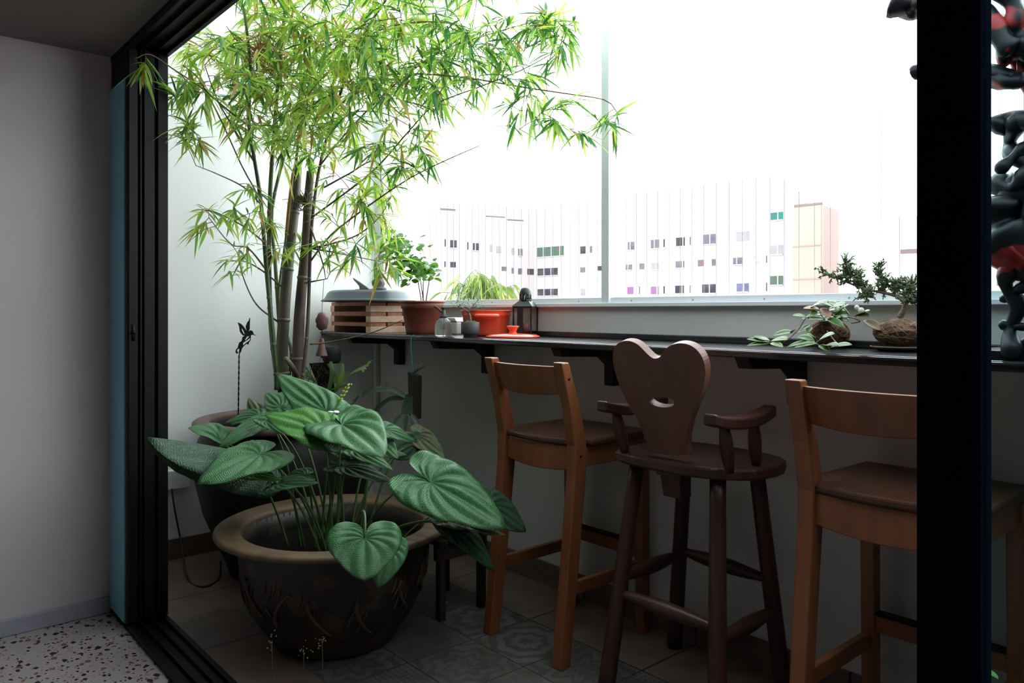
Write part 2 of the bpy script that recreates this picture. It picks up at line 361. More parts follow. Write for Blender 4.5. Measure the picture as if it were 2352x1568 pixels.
def tiles(name, ca, cb, pattern, size=.272, ox=-2.14, oy=1.94):
    m = bpy.data.materials.new(name); m.use_nodes = True; nt = m.node_tree; b = nt.nodes['Principled BSDF']
    g = nt.nodes.new('ShaderNodeNewGeometry'); s = nt.nodes.new('ShaderNodeSeparateXYZ'); nt.links.new(g.outputs['Position'], s.inputs[0])
    u = mathn(nt, 'DIVIDE', mathn(nt, 'SUBTRACT', s.outputs[0], ox), size); v = mathn(nt, 'DIVIDE', mathn(nt, 'SUBTRACT', s.outputs[1], oy), size)
    fu = mathn(nt, 'FRACT', u); fv = mathn(nt, 'FRACT', v)
    iu = mathn(nt, 'FLOOR', u); iv = mathn(nt, 'FLOOR', v)
    cu = mathn(nt, 'SUBTRACT', fu, .5); cv = mathn(nt, 'SUBTRACT', fv, .5)
    au = mathn(nt, 'ABSOLUTE', cu); av = mathn(nt, 'ABSOLUTE', cv)
    edge = mathn(nt, 'GREATER_THAN', mathn(nt, 'MAXIMUM', au, av), .492)
    wn = nt.nodes.new('ShaderNodeTexWhiteNoise'); cmb = nt.nodes.new('ShaderNodeCombineXYZ')
    nt.links.new(iu, cmb.inputs[0]); nt.links.new(iv, cmb.inputs[1]); nt.links.new(cmb.outputs[0], wn.inputs['Vector'])
    sr = nt.nodes.new('ShaderNodeSeparateColor'); nt.links.new(wn.outputs['Color'], sr.inputs[0])
    no = nt.nodes.new('ShaderNodeTexNoise'); no.inputs['Scale'].default_value = 9; no.inputs['Detail'].default_value = 6
    nt.links.new(g.outputs['Position'], no.inputs['Vector'])
    grime = nt.nodes.new('ShaderNodeMapRange'); grime.inputs[1].default_value = .35; grime.inputs[2].default_value = .7
    nt.links.new(no.outputs['Fac'], grime.inputs[0])
    if pattern:
        r = mathn(nt, 'SQRT', mathn(nt, 'ADD', mathn(nt, 'MULTIPLY', cu, cu), mathn(nt, 'MULTIPLY', cv, cv)))
        ang = mathn(nt, 'ARCTAN2', cv, cu)
        k = mathn(nt, 'MULTIPLY_ADD', sr.outputs[0], 30, 24)
        pet = mathn(nt, 'MULTIPLY', mathn(nt, 'SINE', mathn(nt, 'MULTIPLY', ang, 8)), mathn(nt, 'MULTIPLY_ADD', sr.outputs[1], 2.2, .6))
        w1 = mathn(nt, 'SINE', mathn(nt, 'ADD', mathn(nt, 'MULTIPLY', r, k), pet))
        cr = mathn(nt, 'MULTIPLY', mathn(nt, 'SINE', mathn(nt, 'MULTIPLY', mathn(nt, 'ADD', fu, fv), 44)), mathn(nt, 'SINE', mathn(nt, 'MULTIPLY', mathn(nt, 'SUBTRACT', fu, fv), 44)))
        pick = mathn(nt, 'GREATER_THAN', sr.outputs[2], .55)
        p = mathn(nt, 'ADD', mathn(nt, 'MULTIPLY', w1, mathn(nt, 'SUBTRACT', 1, pick)), mathn(nt, 'MULTIPLY', cr, pick))
        p = mathn(nt, 'ADD', p, mathn(nt, 'MULTIPLY_ADD', no.outputs['Fac'], 2.2, -1.1))
        mk = mathn(nt, 'GREATER_THAN', p, .12)
        c0 = mixc(nt, sr.outputs[1], ca, (ca[0]*.75, ca[1]*.72, ca[2]*.66))
        c1 = mixc(nt, sr.outputs[0], cb, (cb[0]*1.9, cb[1]*1.7, cb[2]*1.5))
        col = mixc(nt, mk, c0, c1)
    else: col = mixc(nt, sr.outputs[0], ca, cb)
    col = mixc(nt, mathn(nt, 'MULTIPLY', grime.outputs[0], .55), col, (ca[0]*.3, ca[1]*.27, ca[2]*.24))
    col = mixc(nt, edge, col, (.02, .017, .015))
    nt.links.new(col, b.inputs['Base Color']); b.inputs['Roughness'].default_value = .5
    return m
M['terrazzo'] = terrazzo()
M['tile_pattern'] = tiles('patterned cement tile', (.135, .125, .11), (.06, .06, .062), True)
M['tile_plain'] = tiles('plain clay tile', (.17, .125, .105), (.145, .105, .085), False, size=.544)

# ---------------------------------------------------------------- setting
XL, YB = -3.76, 2.25          # balcony side wall, window wall
XR, YD0, YD1 = 1.3, .76, .90  # right end, door frame depth
ZC = 2.155                    # soffit of the opening, room ceiling
struct(MB().box((-3.36, -3.2, -.1), (2.6, YD0, 0)).build('floor', M['terrazzo']))
struct(MB().box((-2.95, 1.124, -.1), (XR, 1.94, 0)).build('floor', M['tile_pattern']))
f = MB(); f.box((-3.9, .90, -.1), (-2.95, 1.94, 0)); f.box((-2.95, .90, -.1), (XR, 1.124, 0)); f.box((-3.9, 1.94, -.1), (XR, 2.3, 0)); struct(f.build('floor', M['tile_plain']))
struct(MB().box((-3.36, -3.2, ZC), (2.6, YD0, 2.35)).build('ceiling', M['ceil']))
f = MB(); f.add([(-3.9,.7,2.745),(XR+.1,.7,2.745),(XR+.1,2.45,2.745),(-3.9,2.45,2.745)], [(0,1,2,3)]); struct(f.build('ceiling', M['daylight_sheet']))  # balcony ceiling made light-passing to brighten the surfaces facing the room
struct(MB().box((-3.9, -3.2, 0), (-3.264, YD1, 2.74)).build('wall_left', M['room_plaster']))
struct(MB().box((-3.9, YD1, 0), (XL, 2.45, 2.74)).build('wall_side', M['plaster']))
struct(MB().box((-3.264, YD0, ZC), (XR, YD1, 2.74)).build('wall_front', M['plaster']))
w = MB(); w.box((XL, YB, 0), (XR, 2.40, 1.19)); struct(w.build('wall_back', M['parapet']))
struct(MB().box((XL, YB, 1.19), (-3.72, 2.40, 2.74)).build('wall_corner', M['plaster']))
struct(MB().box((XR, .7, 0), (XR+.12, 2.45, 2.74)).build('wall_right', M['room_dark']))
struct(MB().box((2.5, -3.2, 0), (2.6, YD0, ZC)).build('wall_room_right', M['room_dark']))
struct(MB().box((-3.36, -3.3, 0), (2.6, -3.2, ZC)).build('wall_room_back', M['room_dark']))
struct(MB().box((-3.264, -3.2, 0), (-3.250, YD0-.004, .062)).build('baseboard_left', M['skirt'], bevel=.004))
struct(MB().box((XL, YD1, 0), (XL+.012, YB, .095)).build('baseboard_side', M['tile_plain']))
struct(MB().box((XL, YB-.012, 0), (XR, YB, .095)).build('baseboard_back', M['tile_plain']))
struct(MB().box((XL, YB-.03, 0), (XL+.03, YB, 1.03)).build('trim_1', M['parapet'], bevel=.006))   # conduit chase in the corner

# window: frame, mullion, panes
win = sempty('window_1')
f = MB()
f.box((-3.72, YB-.02, 1.185), (XR, YB+.07, 1.20)); f.box((-3.72, YB, 1.20), (XR, YB+.05, 1.222))
f.box((-3.72, YB-.005, 2.662), (XR, YB+.06, 2.735)); f.box((-3.72, YB-.012, 2.69), (XR, YB, 2.705)); f.box((-3.72, YB, 1.2), (-3.695, YB+.05, 2.70))
f.build('window_frame', M['alu'], win, bevel=.002)
MB().box((-2.045, YB-.012, 1.20), (-2.006, YB+.05, 2.67)).build('mullion', M['alu'], win, bevel=.002)
MB().box((-3.695, YB+.018, 1.222), (-2.045, YB+.024, 2.662)).build('pane', M['glass'], win)
MB().box((-2.006, YB+.018, 1.222), (XR, YB+.024, 2.662)).build('pane', M['glass'], win)
b = MB()
for i in range(12): b.tube([(-3.3+i*.28, YB-.001, 1.208), (-3.3+i*.28, YB+.001, 1.208)], .003, 8)
b.build('screw', M['steel'], win)
gr = thing('safety_grille', 'thin vertical steel safety wires outside the wide balcony window', 'window grille', (-1.6, 2.335, 1.2))
m = MB(); m.box((-3.5, 2.325, 1.19), (.6, 2.345, 1.197)); m.box((-3.5, 2.325, 2.70), (.6, 2.345, 2.71)); m.build('rail', M['alu'], gr)
w0 = MB().tube([(-3.47, 2.335, 1.197), (-3.47, 2.335, 2.70)], .0009, 5).build('wire', M['steel'], gr)
for i in range(1, 72):
    c = w0.copy(); COL.objects.link(c); c.location.x = i * .0525

# door opening
dr = sempty('door_1')
XJ = -3.01
f = MB()
f.box((-3.264, YD0+.004, 0), (-3.03, YD1, ZC))
for y0, y1 in ((.762, .792), (.800, .806), (.814, .850), (.862, .898)): f.box((-3.03, y0, .03), (XJ, y1, ZC-.02))
f.box((-3.05, YD0, 0), (-3.02, .775, ZC))
f.build('jamb', M['black_metal'], dr, bevel=.0015)
MB().box((-3.262, YD0-.004, .02), (-3.055, YD0+.006, 2.02)).build('reflection_strip', M['teal'], dr, bevel=.001)  # thin strip on the black jamb face, carries the painted teal reflection
f = MB(); f.box((-3.264, YD0, ZC-.018), (XR, YD1, ZC))
for y0, y1 in ((.76, .775), (.80, .806), (.845, .851), (.885, .90)): f.box((-3.03, y0, ZC-.032), (XR, y1, ZC-.018))
f.build('lintel', M['black_metal'], dr, bevel=.001)
f = MB(); f.box((-3.264, YD0, -.02), (XR, YD1, .008))
for y0, y1 in ((.76, .778), (.803, .809), (.845, .851), (.882, .90)): f.box((-3.03, y0, .008), (XR, y1, .022))
f.build('threshold_track', M['black_metal'], dr, bevel=.001)
l = MB(); l.tube([(-3.012, .777, 1.06), (-3.012, .777, 1.12)], .007, 10); l.ball((-3.006, .777, 1.09), .008, 10, 8); l.build('latch', M['black_metal'], dr)
d2 = sempty('door_2')
MB().box((-.294, .76, .022), (-.240, .790, ZC-.018)).build('stile', M['post_metal'], d2, bevel=.0012)
MB().box((-.240, .770, .08), (.9, .776, ZC-.06)).build('pane', M['door_glass'], d2)
f = MB(); f.box((-.240, .762, .022), (.9, .788, .08)); f.box((-.240, .762, ZC-.06), (.9, .788, ZC-.018)); f.box((.9, .76, .022), (.95, .822, ZC-.018)); f.build('door_rail', M['black_metal'], d2)

# ---------------------------------------------------------------- shelf and brackets
SZ = 1.06
sh = thing('bar_shelf', 'long black wooden bar shelf fixed under the window', 'shelf', (-1.3, 1.9, SZ))
f = MB(); f.box((XL, 1.90, SZ-.024), (1.1, YB, SZ)); f.build('shelf_board', M['shelf'], sh, bevel=.004)
f = MB(); f.box((-3.74, YB-.02, SZ), (1.1, YB-.001, SZ+.022)); struct(f.build('trim_2', M['shelf'], bevel=.003))
f = MB(); f.box((-3.755, 1.892, SZ-.010), (1.1, 1.90, SZ-.003)); f.build('front_bead', M['bead'], sh, bevel=.002)
def bracket(x, lab):
    t = thing('shelf_bracket', lab, 'bracket', (x, YB, SZ-.14), 'black brackets under the bar shelf')
    m = MB(); z = SZ-.0245; y = YB-.001
    m.prism([(x-.02, y, z), (x-.02, 1.915, z), (x-.02, 1.935, z-.032), (x-.02, 2.16, z-.042), (x-.02, 2.205, z-.075), (x-.02, 2.205, z-.155), (x-.02, y, z-.155)], (.045, 0, 0))
    m.build('bracket_plate', M['bracket'], t, bevel=.002)
for x, l in ((-3.50, 'black triangular shelf bracket left, nearest the corner conduit'), (-2.745, 'black triangular shelf bracket above the left pine stool'),
             (-1.98, 'black triangular shelf bracket half hidden behind the heart shaped backrest'), (-1.216, 'black triangular shelf bracket left of the right-hand pine stool back')):
    bracket(x, l)

# ---------------------------------------------------------------- pine stools
def make_stool(label, x, y):
    t = thing('bar_stool', label, 'bar stool', (0,0,0), 'pine bar stools at the shelf')
    WX, w = .18, .021
    for s in (-1, 1):
        back = [(-.222,0),(-.185,.30),(-.150,.62),(-.148,.72),(-.172,.84),(-.222,1.0)]
        k = [.026, .028, .030, .031, .027, .020]
        poly = [(s*WX-w, yy-kk*.9, z) for (yy, z), kk in zip(back, k)] + [(s*WX-w, yy+kk*.9, z) for (yy, z), kk in list(zip(back, k))[::-1]]
        m = MB().prism(poly, (2*w, 0, 0)); o = m.build('leg', M['stool'], t, bevel=.004)
        if s == 1:
            b = MB()
            for z, yy in ((.945, -.205), (.685, -.150)): b.tube([(s*WX+w-.001, yy, z), (s*WX+w+.001, yy, z)], .005, 10)
            b.build('bolt', M['black_metal'], o)
        m = MB().prism([(s*WX-.019, .178, 0), (s*WX-.019, .215, 0), (s*WX-.019, .212, .70), (s*WX-.019, .165, .70)], (.038, 0, 0)); m.build('leg', M['stool'], t, bevel=.003)
        MB().box((s*WX-.011, -.185, .225), (s*WX+.011, .185, .268)).build('side_rung', M['stool'], t, bevel=.003)
        MB().box((s*WX-.012, -.14, .645), (s*WX+.012, .19, .712)).build('side_apron', M['stool'], t, bevel=.003)
    def arc(z0, z1, th, y0, bow, name, mt, lowbow=0, dy=0):
        n = 12; vs = []; fs = []
        for i in range(n+1):
            u = -1+2*i/n; xx = u*(WX-w+.004); yy = y0 - bow*(1-u*u); zz = z0 - lowbow*(1-u*u)
            vs += [(xx, yy-th, zz), (xx, yy+th, zz), (xx, yy+th-dy, z1), (xx, yy-th-dy, z1)]
        for i in range(n):
            for k in range(4): fs.append((4*i+k, 4*i+(k+1) % 4, 4*i+4+(k+1) % 4, 4*i+4+k))
        fs += [(0,1,2,3), (4*n+3,4*n+2,4*n+1,4*n)]
        mm = MB(); mm.add(vs, fs); return mm.build(name, mt, t, bevel=.003)
    arc(.892, .985, .009, -.185, .028, 'backrest', M['stool'], .01, .03)
    arc(.635, .715, .011, -.150, .020, 'back_apron', M['stool'], .01)
    MB().box((-.168, .172, .645), (.168, .196, .712)).build('front_apron', M['stool'], t, bevel=.003)
    MB().box((-.168, .180, .270), (.168, .205, .318)).build('footrest', M['stool'], t, bevel=.003)
    MB().box((-.165, .176, .318), (.165, .209, .325)).build('footrest_strip', M['black_metal'], t)
    n = 10; top = []
    for i in range(n+1):
        u = -1+2*i/n; top.append((u*.158, -.168-.022*(1-u*u), .716))
    poly = top + [(.165, -.118, .716), (.215, -.110, .716), (.208, .222, .716), (-.208, .222, .716), (-.215, -.110, .716), (-.165, -.118, .716)]
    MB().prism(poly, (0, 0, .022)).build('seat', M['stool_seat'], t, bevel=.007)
    t.location = (x, y, 0); return t
s1 = make_stool('orange pine bar stool nearest the plants, its slatted back to the room', -1.965, 1.98)
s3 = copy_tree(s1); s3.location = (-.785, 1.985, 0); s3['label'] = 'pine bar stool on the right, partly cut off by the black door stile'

# ---------------------------------------------------------------- heart-backed stool
hs = thing('bar_stool', 'dark rustic bar stool with heart shaped backrest and armrests', 'bar stool', (-1.38, 1.95, 0))
A0 = V((0, 1.80, .74)); UU = V((1, 0, 0)); VV = (V((0, 1.70, 1.08)) - A0).normalized(); NN = UU.cross(VV)   # faces -Y side
def hp(u, v):
    px, py = 1050+u/2.94, 700+v/2.94; r = ray(px, py); o = V((0,0,H)); return o + r*((A0-o).dot(NN)/r.dot(NN))
OUT = [(1335,364),(1312,356),(1288,335),(1265,312),(1240,285),(1212,262),(1180,247),(1145,241),(1110,246),(1080,262),(1060,290),(1051,325),(1050,370),(1056,415),(1070,470),(1090,530),(1115,590),(1145,650),(1180,710),(1215,775),(1245,840),(1268,900),(1283,955),(1290,1000),
       (1560,1025),(1547,960),(1549,900),(1560,840),(1578,775),(1600,715),(1628,650),(1652,590),(1668,530),(1676,470),(1674,415),(1660,365),(1638,325),(1605,290),(1565,268),(1520,258),(1475,261),(1435,274),(1405,300),(1385,330),(1365,356)]
def smooth(P, it=1):
    for _ in range(it):
        Q = []
        for i in range(len(P)):
            a, b = P[i], P[(i+1) % len(P)]; Q += [(a[0]*.75+b[0]*.25, a[1]*.75+b[1]*.25), (a[0]*.25+b[0]*.75, a[1]*.25+b[1]*.75)]
        P = Q
    return P
HOLE = smooth([(1288,640),(1300,624),(1370,624),(1435,630),(1462,645),(1467,665),(1450,686),(1400,694),(1340,684),(1298,662)])
def plate(name, outer, hole, off, mt, parent, bevel=.004, **kw):
    bm = bmesh.new(); o0 = V(parent.location)
    def loop(P):
        vs = [bm.verts.new(p - o0) for p in P]; return [bm.edges.new((vs[i], vs[(i+1) % len(vs)])) for i in range(len(vs))]
    es = loop(outer)
    for h in hole: es += loop(h)
    bmesh.ops.triangle_fill(bm, use_beauty=True, use_dissolve=False, edges=es)
    r = bmesh.ops.extrude_face_region(bm, geom=bm.faces[:])
    bmesh.ops.translate(bm, verts=[v for v in r['geom'] if isinstance(v, bmesh.types.BMVert)], vec=V(off))
    bmesh.ops.recalc_face_normals(bm, faces=bm.faces)
    me = bpy.data.meshes.new(name); bm.to_mesh(me); bm.free(); me.materials.append(mt)
    ob = bpy.data.objects.new(name, me); COL.objects.link(ob); ob.parent = parent
    if bevel: md = ob.modifiers.new('bevel', 'BEVEL'); md.width = bevel; md.segments = 2; md.limit_method = 'ANGLE'
    return ob
nb = NN if NN.y > 0 else -NN
plate('backrest', [hp(*p) for p in smooth(OUT)], [[hp(*p) for p in HOLE]], nb*.026, M['heart'], hs)
# tenon below the seat
c = V((-1.375, 1.825, 0)); m = MB()
m.prism([(c.x-.036, c.y-.03, .70), (c.x+.036, c.y-.03, .70), (c.x+.032, c.y-.02, .625), (c.x-.030, c.y-.02, .625)], (0, .055, 0)); m.build('tenon', M['heart_dark'], hs, bevel=.004)
m = MB(); m.box((c.x-.045, c.y-.035, .688), (c.x+.045, c.y+.05, .703)); m.build('tenon_block', M['heart_dark'], hs, bevel=.004)
# seat: D shaped plank
def seat_poly(k=1.0, z=.70):
    P = [(-1.585,1.80),(-1.50,1.775),(-1.38,1.770),(-1.27,1.785),(-1.18,1.83),(-1.135,1.90),(-1.13,2.0),(-1.17,2.09),(-1.27,2.13),(-1.42,2.14),(-1.53,2.12),(-1.60,2.05),(-1.62,1.95),(-1.615,1.85)]
    P = smooth(P); cx, cy = -1.375, 1.955
    return [(cx+(x-cx)*k, cy+(y-cy)*k, z) for x, y in P]
o = MB().prism(seat_poly(), (0,0,.034)).build('seat', [M['heart_dark']], hs, bevel=.008)
e = MB()
for x0, x1, mi in ((-1.583, -1.525, 0), (-1.52, -1.46, 0), (-1.455, -1.395, 0), (-1.30, -1.22, 0)):
    def ey(x): 
        P = [(-1.585,1.80),(-1.50,1.780),(-1.38,1.776),(-1.27,1.789),(-1.18,1.83)]
        for (a, b), (c2, d_) in zip(P, P[1:]):
            if a <= x <= c2: return b + (d_-b)*(x-a)/(c2-a)
        return 1.80
    e.prism([(x0, ey(x0)-.004, .706), (x1, ey(x1)-.004, .706), (x1, ey(x1)+.012, .706), (x0, ey(x0)+.012, .706)], (0,0,.026))
e.build('seat_edge', M['worn'], hs, bevel=.004, label='scuffed worn edge of the seat')
def leg(a, b, r0, r1, name='leg', mt='heart_dark', parent=hs):
    a, b = V(a), V(b); m = MB(); n = 10
    m.tube([a + (b-a)*i/n for i in range(n+1)], [r0 + (r1-r0)*i/n for i in range(n+1)], 12); return m.build(name, M[mt], parent)
feet = [((-1.53,1.84,.70), (-1.585,1.755,0)), ((-1.52,2.07,.70), (-1.635,2.165,0)), ((-1.24,1.84,.70), (-1.185,1.755,0)), ((-1.22,2.06,.70), (-1.20,2.155,0))]
feet[3] = ((-1.235,2.03,.70), (-1.215,2.15,0))
for a, b in feet: leg(a, b, .023, .027)
def onleg(i, z): a, b = V(feet[i][0]), V(feet[i][1]); return a + (b-a)*((.70-z)/.70)
for i, j, z in ((0,2,.30), (1,3,.36), (0,1,.345), (2,3,.265)):
    a, b = onleg(i, z), onleg(j, z); n = 12; m = MB()
    m.tube([a+(b-a)*k/n for k in range(n+1)], [.010 + .014*math.sin(PI*k/n) for k in range(n+1)], 10); m.build('stretcher', M['heart_dark'], hs)
for x in (-1.545, -1.165):
    n = 12; m = MB(); vs = []; fs = []
    for i in range(n+1):
        u = i/n; yy = 1.69+.30*u; zz = .857 + .020*abs(2*u-1)**2.2; wd = .020 + .012*math.sin(PI*u); hh = .024
        vs += [(x-wd, yy, zz-hh*.3), (x+wd, yy, zz-hh*.3), (x+wd, yy, zz+hh), (x-wd, yy, zz+hh)]
    for i in range(n):
        for k in range(4): fs.append((4*i+k, 4*i+(k+1) % 4, 4*i+4+(k+1) % 4, 4*i+4+k))
    fs += [(3,2,1,0), (4*n,4*n+1,4*n+2,4*n+3)]
    m.add(vs, fs); arm = m.build('armrest', M['heart_dark'], hs, bevel=.006)
    for yy, y2 in ((1.755, 1.80), (1.90, 1.93)):
        mm = MB(); a, b = V((x, yy, .865)), V((x-.0 if x < -1.3 else x-.01, y2, .733)); n = 8
        mm.tube([a+(b-a)*k/n for k in range(n+1)], [.012+.007*math.sin(PI*k/n) for k in range(n+1)], 10); mm.build('spindle', M['heart_dark'], arm)
# ---------------------------------------------------------------- big pots on the floor
PC = V((-2.497, 1.319, 0))
pt = thing('dragon_pot', 'brown glazed chinese water pot with wide ochre rim on the tiles', 'plant pot', PC)
prof = [(.20,0),(.215,.006),(.222,.02),(.25,.06),(.283,.11),(.308,.17),(.322,.23),(.330,.29),(.333,.34),(.335,.37),(.337,.385)]
MB().lathe(prof + [(.318,.385),(.318,.32),(.30,.2),(.20,.04),(.0,.03)], PC, 72).build('pot_body', M['pot'], pt)
MB().lathe([(.330,.380),(.350,.384),(.398,.387),(.410,.392),(.414,.400),(.411,.408),(.402,.412),(.36,.409),(.335,.406),(.324,.402),(.318,.392),(.318,.372)], PC, 96).build('rim', M['pot_rim'], pt)
MB().lathe([(.0,.315),(.15,.318),(.318,.312)], PC, 48).build('soil', M['soil'], pt)
# raised relief: dragon-like curling ribbons and claw marks round the belly
rel = MB(); random.seed(4)
def belly(a, z, out=.004):
    for (r0, z0), (r1, z1) in zip(prof, prof[1:]):
        if z0 <= z <= z1: r = r0+(r1-r0)*(z-z0)/(z1-z0+1e-9); break
    else: r = .335
    return PC + V(((r+out)*math.cos(a), (r+out)*math.sin(a), z))
for k in range(11):
    a0 = -PI*.92 + k*.42 + random.uniform(-.06,.06); z0 = random.uniform(.14,.27); s = random.choice((-1,1))
    pts = []; 
    for i in range(14):
        u = i/13; pts.append(belly(a0 + .30*u + .05*math.sin(u*9), z0 + s*.06*math.sin(u*5.2)))
    rel.tube(pts, [.002+.0045*math.sin(PI*i/13) for i in range(14)], 6)
    for q in range(4):
        a = a0+.06*q; z = z0+random.uniform(-.05,.06)
        rel.tube([belly(a, z), belly(a+.03, z+.018), belly(a+.045, z+.045)], [.003,.0025,.0008], 6)
M['relief'] = mat('worn ochre relief', (.10,.062,.035), .5, c2=(.04,.028,.02), scale=20)
rel.build('relief', M['relief'], pt, label='raised ochre ribbon relief')

# low slatted stand behind it
st = thing('plant_stand', 'low dark slatted wooden stand just behind the ochre-rimmed pot', 'stand', (-2.48, 1.77, 0))
for i in range(5): MB().box((-2.63, 1.66+i*.05, .285), (-2.33, 1.70+i*.05, .305)).build('slat', M['darkwood'], st, bevel=.002)
for x in (-2.61, -2.37):
    MB().box((x, 1.66, .225), (x+.025, 1.90, .285)).build('side_rail', M['darkwood'], st, bevel=.002)
    for y in (1.67, 1.865): MB().box((x, y, 0), (x+.028, y+.028, .225)).build('leg', M['darkwood'], st, bevel=.002)

JC = V((-3.318, 1.500, 0))
jr = thing('planter_jar', 'tall dark glazed jar planted with bamboo in the corner', 'plant pot', JC)
jp = [(.22,0),(.245,.01),(.255,.05),(.30,.15),(.352,.28),(.385,.42),(.392,.52),(.372,.60),(.345,.645),(.343,.66)]
MB().lathe(jp + [(.32,.66),(.32,.6),(.33,.5),(.0,.5)], JC, 72).build('jar_body', M['jar'], jr)
MB().lathe([(.335,.652),(.385,.654),(.396,.662),(.396,.676),(.386,.684),(.345,.686),(.325,.682),(.32,.668),(.322,.65)], JC, 90).build('rim', M['jar_rim'], jr)
MB().lathe([(.0,.615),(.2,.618),(.325,.61)], JC, 48).build('soil', M['soil'], jr)

# ---------------------------------------------------------------- bamboo
random.seed(11)
BC = V((JC.x, JC.y, .61))
bb = thing('bamboo', 'tall arching bamboo clump growing from the dark corner jar', 'bamboo', BC)
def P3(l): return [at(px, py, d) for px, py, d in l]
def resample(P, n):
    # Catmull-Rom through the way points
    Q = [P[0]*2-P[1]] + P + [P[-1]*2-P[-2]]; out = []; segs = len(P)-1
    for i in range(n+1):
        t = i/n*segs; k = min(int(t), segs-1); f = t-k; a, b, c, d = Q[k:k+4]
        out.append(.5*((2*b) + (c-a)*f + (2*a-5*b+4*c-d)*f*f + (3*b-a-3*c+d)*f**3))
    return out
def culm(way, r0, r1, mt, nodes, label=None, tocap=True):
    P = resample(P3(way), 28); m = MB(); rr = [r0+(r1-r0)*i/28 for i in range(29)]
    m.tube(P, rr, 12); kw = {'label': label} if label else {}
    for k in range(1, nodes):
        i = k*28//nodes; p = P[i]; t = (P[min(i+1,28)]-P[i-1]).normalized()
        m.tube([p-t*.008, p-t*.003, p+t*.003, p+t*.008], [rr[i]*1.0, rr[i]*1.14, rr[i]*1.14, rr[i]*1.0], 12, mi=1)
    m.build('culm', [M[mt], M['node']], bb, **kw)
    return P
CA = culm([(668,905,3.50),(648,850,3.5),(652,730,3.5),(663,600,3.52),(677,480,3.54),(684,383,3.55)], .031, .019, 'bamboo_old', 5, 'thick weathered cut culm')
CB = culm([(690,900,3.44),(684,850,3.44),(688,720,3.44),(703,560,3.46),(708,460,3.47),(713,394,3.48)], .029, .017, 'bamboo_brown', 4, 'thick brown cut culm')
skel = []
def branch(way, r0, r1, mt='twig', n=20):
    P = resample(P3(way), n); m = MB(); m.tube(P, [r0+(r1-r0)*i/n for i in range(n+1)], 6); return m, P
C1 = culm([(645,900,3.52),(634,850,3.52),(622,740,3.5),(618,600,3.5),(620,450,3.45),(630,300,3.4),(642,150,3.3),(660,-30,3.2)], .013, .007, 'bamboo', 9, 'green culm')
C2 = culm([(636,895,3.40),(634,850,3.40),(626,760,3.4),(612,620,3.4),(600,470,3.35),(585,370,3.3),(572,290,3.25),(575,150,3.1),(560,20,3.0)], .012, .005, 'bamboo', 9)
C3 = culm([(655,895,3.60),(650,850,3.6),(640,720,3.6),(632,600,3.62),(625,480,3.62),(660,330,3.6),(700,180,3.5),(750,40,3.4)], .011, .006, 'bamboo', 8)
C4 = culm([(690,905,3.36),(697,850,3.36),(707,740,3.36),(713,570,3.36),(720,480,3.38),(735,380,3.4),(770,250,3.4),(830,90,3.3),(900,-20,3.2)], .009, .005, 'bamboo_brown', 9)
C5 = culm([(665,860,3.62),(668,800,3.6),(640,700,3.6),(655,560,3.62),(675,400,3.6),(690,280,3.6),(700,120,3.5)], .008, .004, 'bamboo', 7)
C6 = culm([(680,385,3.5),(684,340,3.5),(690,280,3.5),(712,180,3.45),(740,60,3.35)], .006, .003, 'bamboo', 4)
for c in (C1, C2, C3, C4, C5, C6): skel += c[8:]
WAYS = [
 [(625,600,3.5),(600,470,3.4),(555,380,3.3),(500,260,3.1),(455,180,2.95),(420,150,2.85)],
 [(583,370,3.3),(540,300,3.2),(500,230,3.05),(470,150,2.95)],
 [(572,290,3.25),(520,250,3.1),(460,200,2.9),(400,160,2.78),(345,125,2.68),(310,135,2.64)],
 [(713,600,3.36),(760,540,3.3),(850,470,3.2),(940,410,3.1),(1020,370,3.05),(1100,335,3.0)],
 [(715,500,3.38),(770,460,3.3),(860,390,3.2),(940,300,3.1),(1000,240,3.0),(1100,200,2.95),(1200,160,2.9),(1290,110,2.85)],
 [(735,380,3.4),(800,300,3.3),(900,200,3.2),(1010,120,3.1),(1120,80,3.0),(1230,50,2.95),(1300,50,2.9)],
 [(770,250,3.4),(860,180,3.3),(960,170,3.1),(1080,180,3.0),(1200,200,2.9),(1300,215,2.82),(1390,230,2.76),(1420,262,2.75)],
 [(830,90,3.3),(900,60,3.2),(1000,50,3.1),(1100,70,3.0)],
 [(640,300,3.4),(600,200,3.2),(560,120,3.1),(520,60,3.0)],
 [(700,180,3.5),(760,120,3.3),(830,60,3.1),(920,40,3.0)],
 [(660,330,3.6),(720,300,3.5),(800,260,3.4),(880,260,3.3),(960,300,3.2)],
 [(600,470,3.35),(560,430,3.2),(500,400,3.1),(450,380,3.0)],
 [(612,560,3.4),(560,520,3.2),(500,490,3.1),(455,480,3.05)],
 [(612,620,3.4),(570,570,3.3),(530,560,3.2),(480,500,3.1)],
 [(650,660,3.5),(600,620,3.4),(560,600,3.35),(520,600,3.3)],
 [(640,740,3.5),(590,700,3.4),(560,640,3.35),(545,580,3.3)],
 [(713,570,3.36),(760,560,3.3),(820,540,3.3),(870,500,3.3),(900,450,3.3)],
 [(713,570,3.36),(770,580,3.3),(820,590,3.35),(870,600,3.4)],
 [(713,520,3.36),(740,600,3.3),(748,640,3.3)],
 [(745,430,3.4),(800,400,3.3),(860,370,3.3),(900,420,3.3)],
 [(700,650,3.38),(725,645,3.35),(752,640,3.32)],
 [(712,790,3.36),(760,785,3.36),(850,765,3.30),(925,735,3.25)],
]
tw = MB()
for wy in WAYS:
    m, P = branch(wy, .0045, .0016); tw.add(m.v, m.f, 0, True); skel += P[4:]
tw.build('branches', M['twig'], bb)
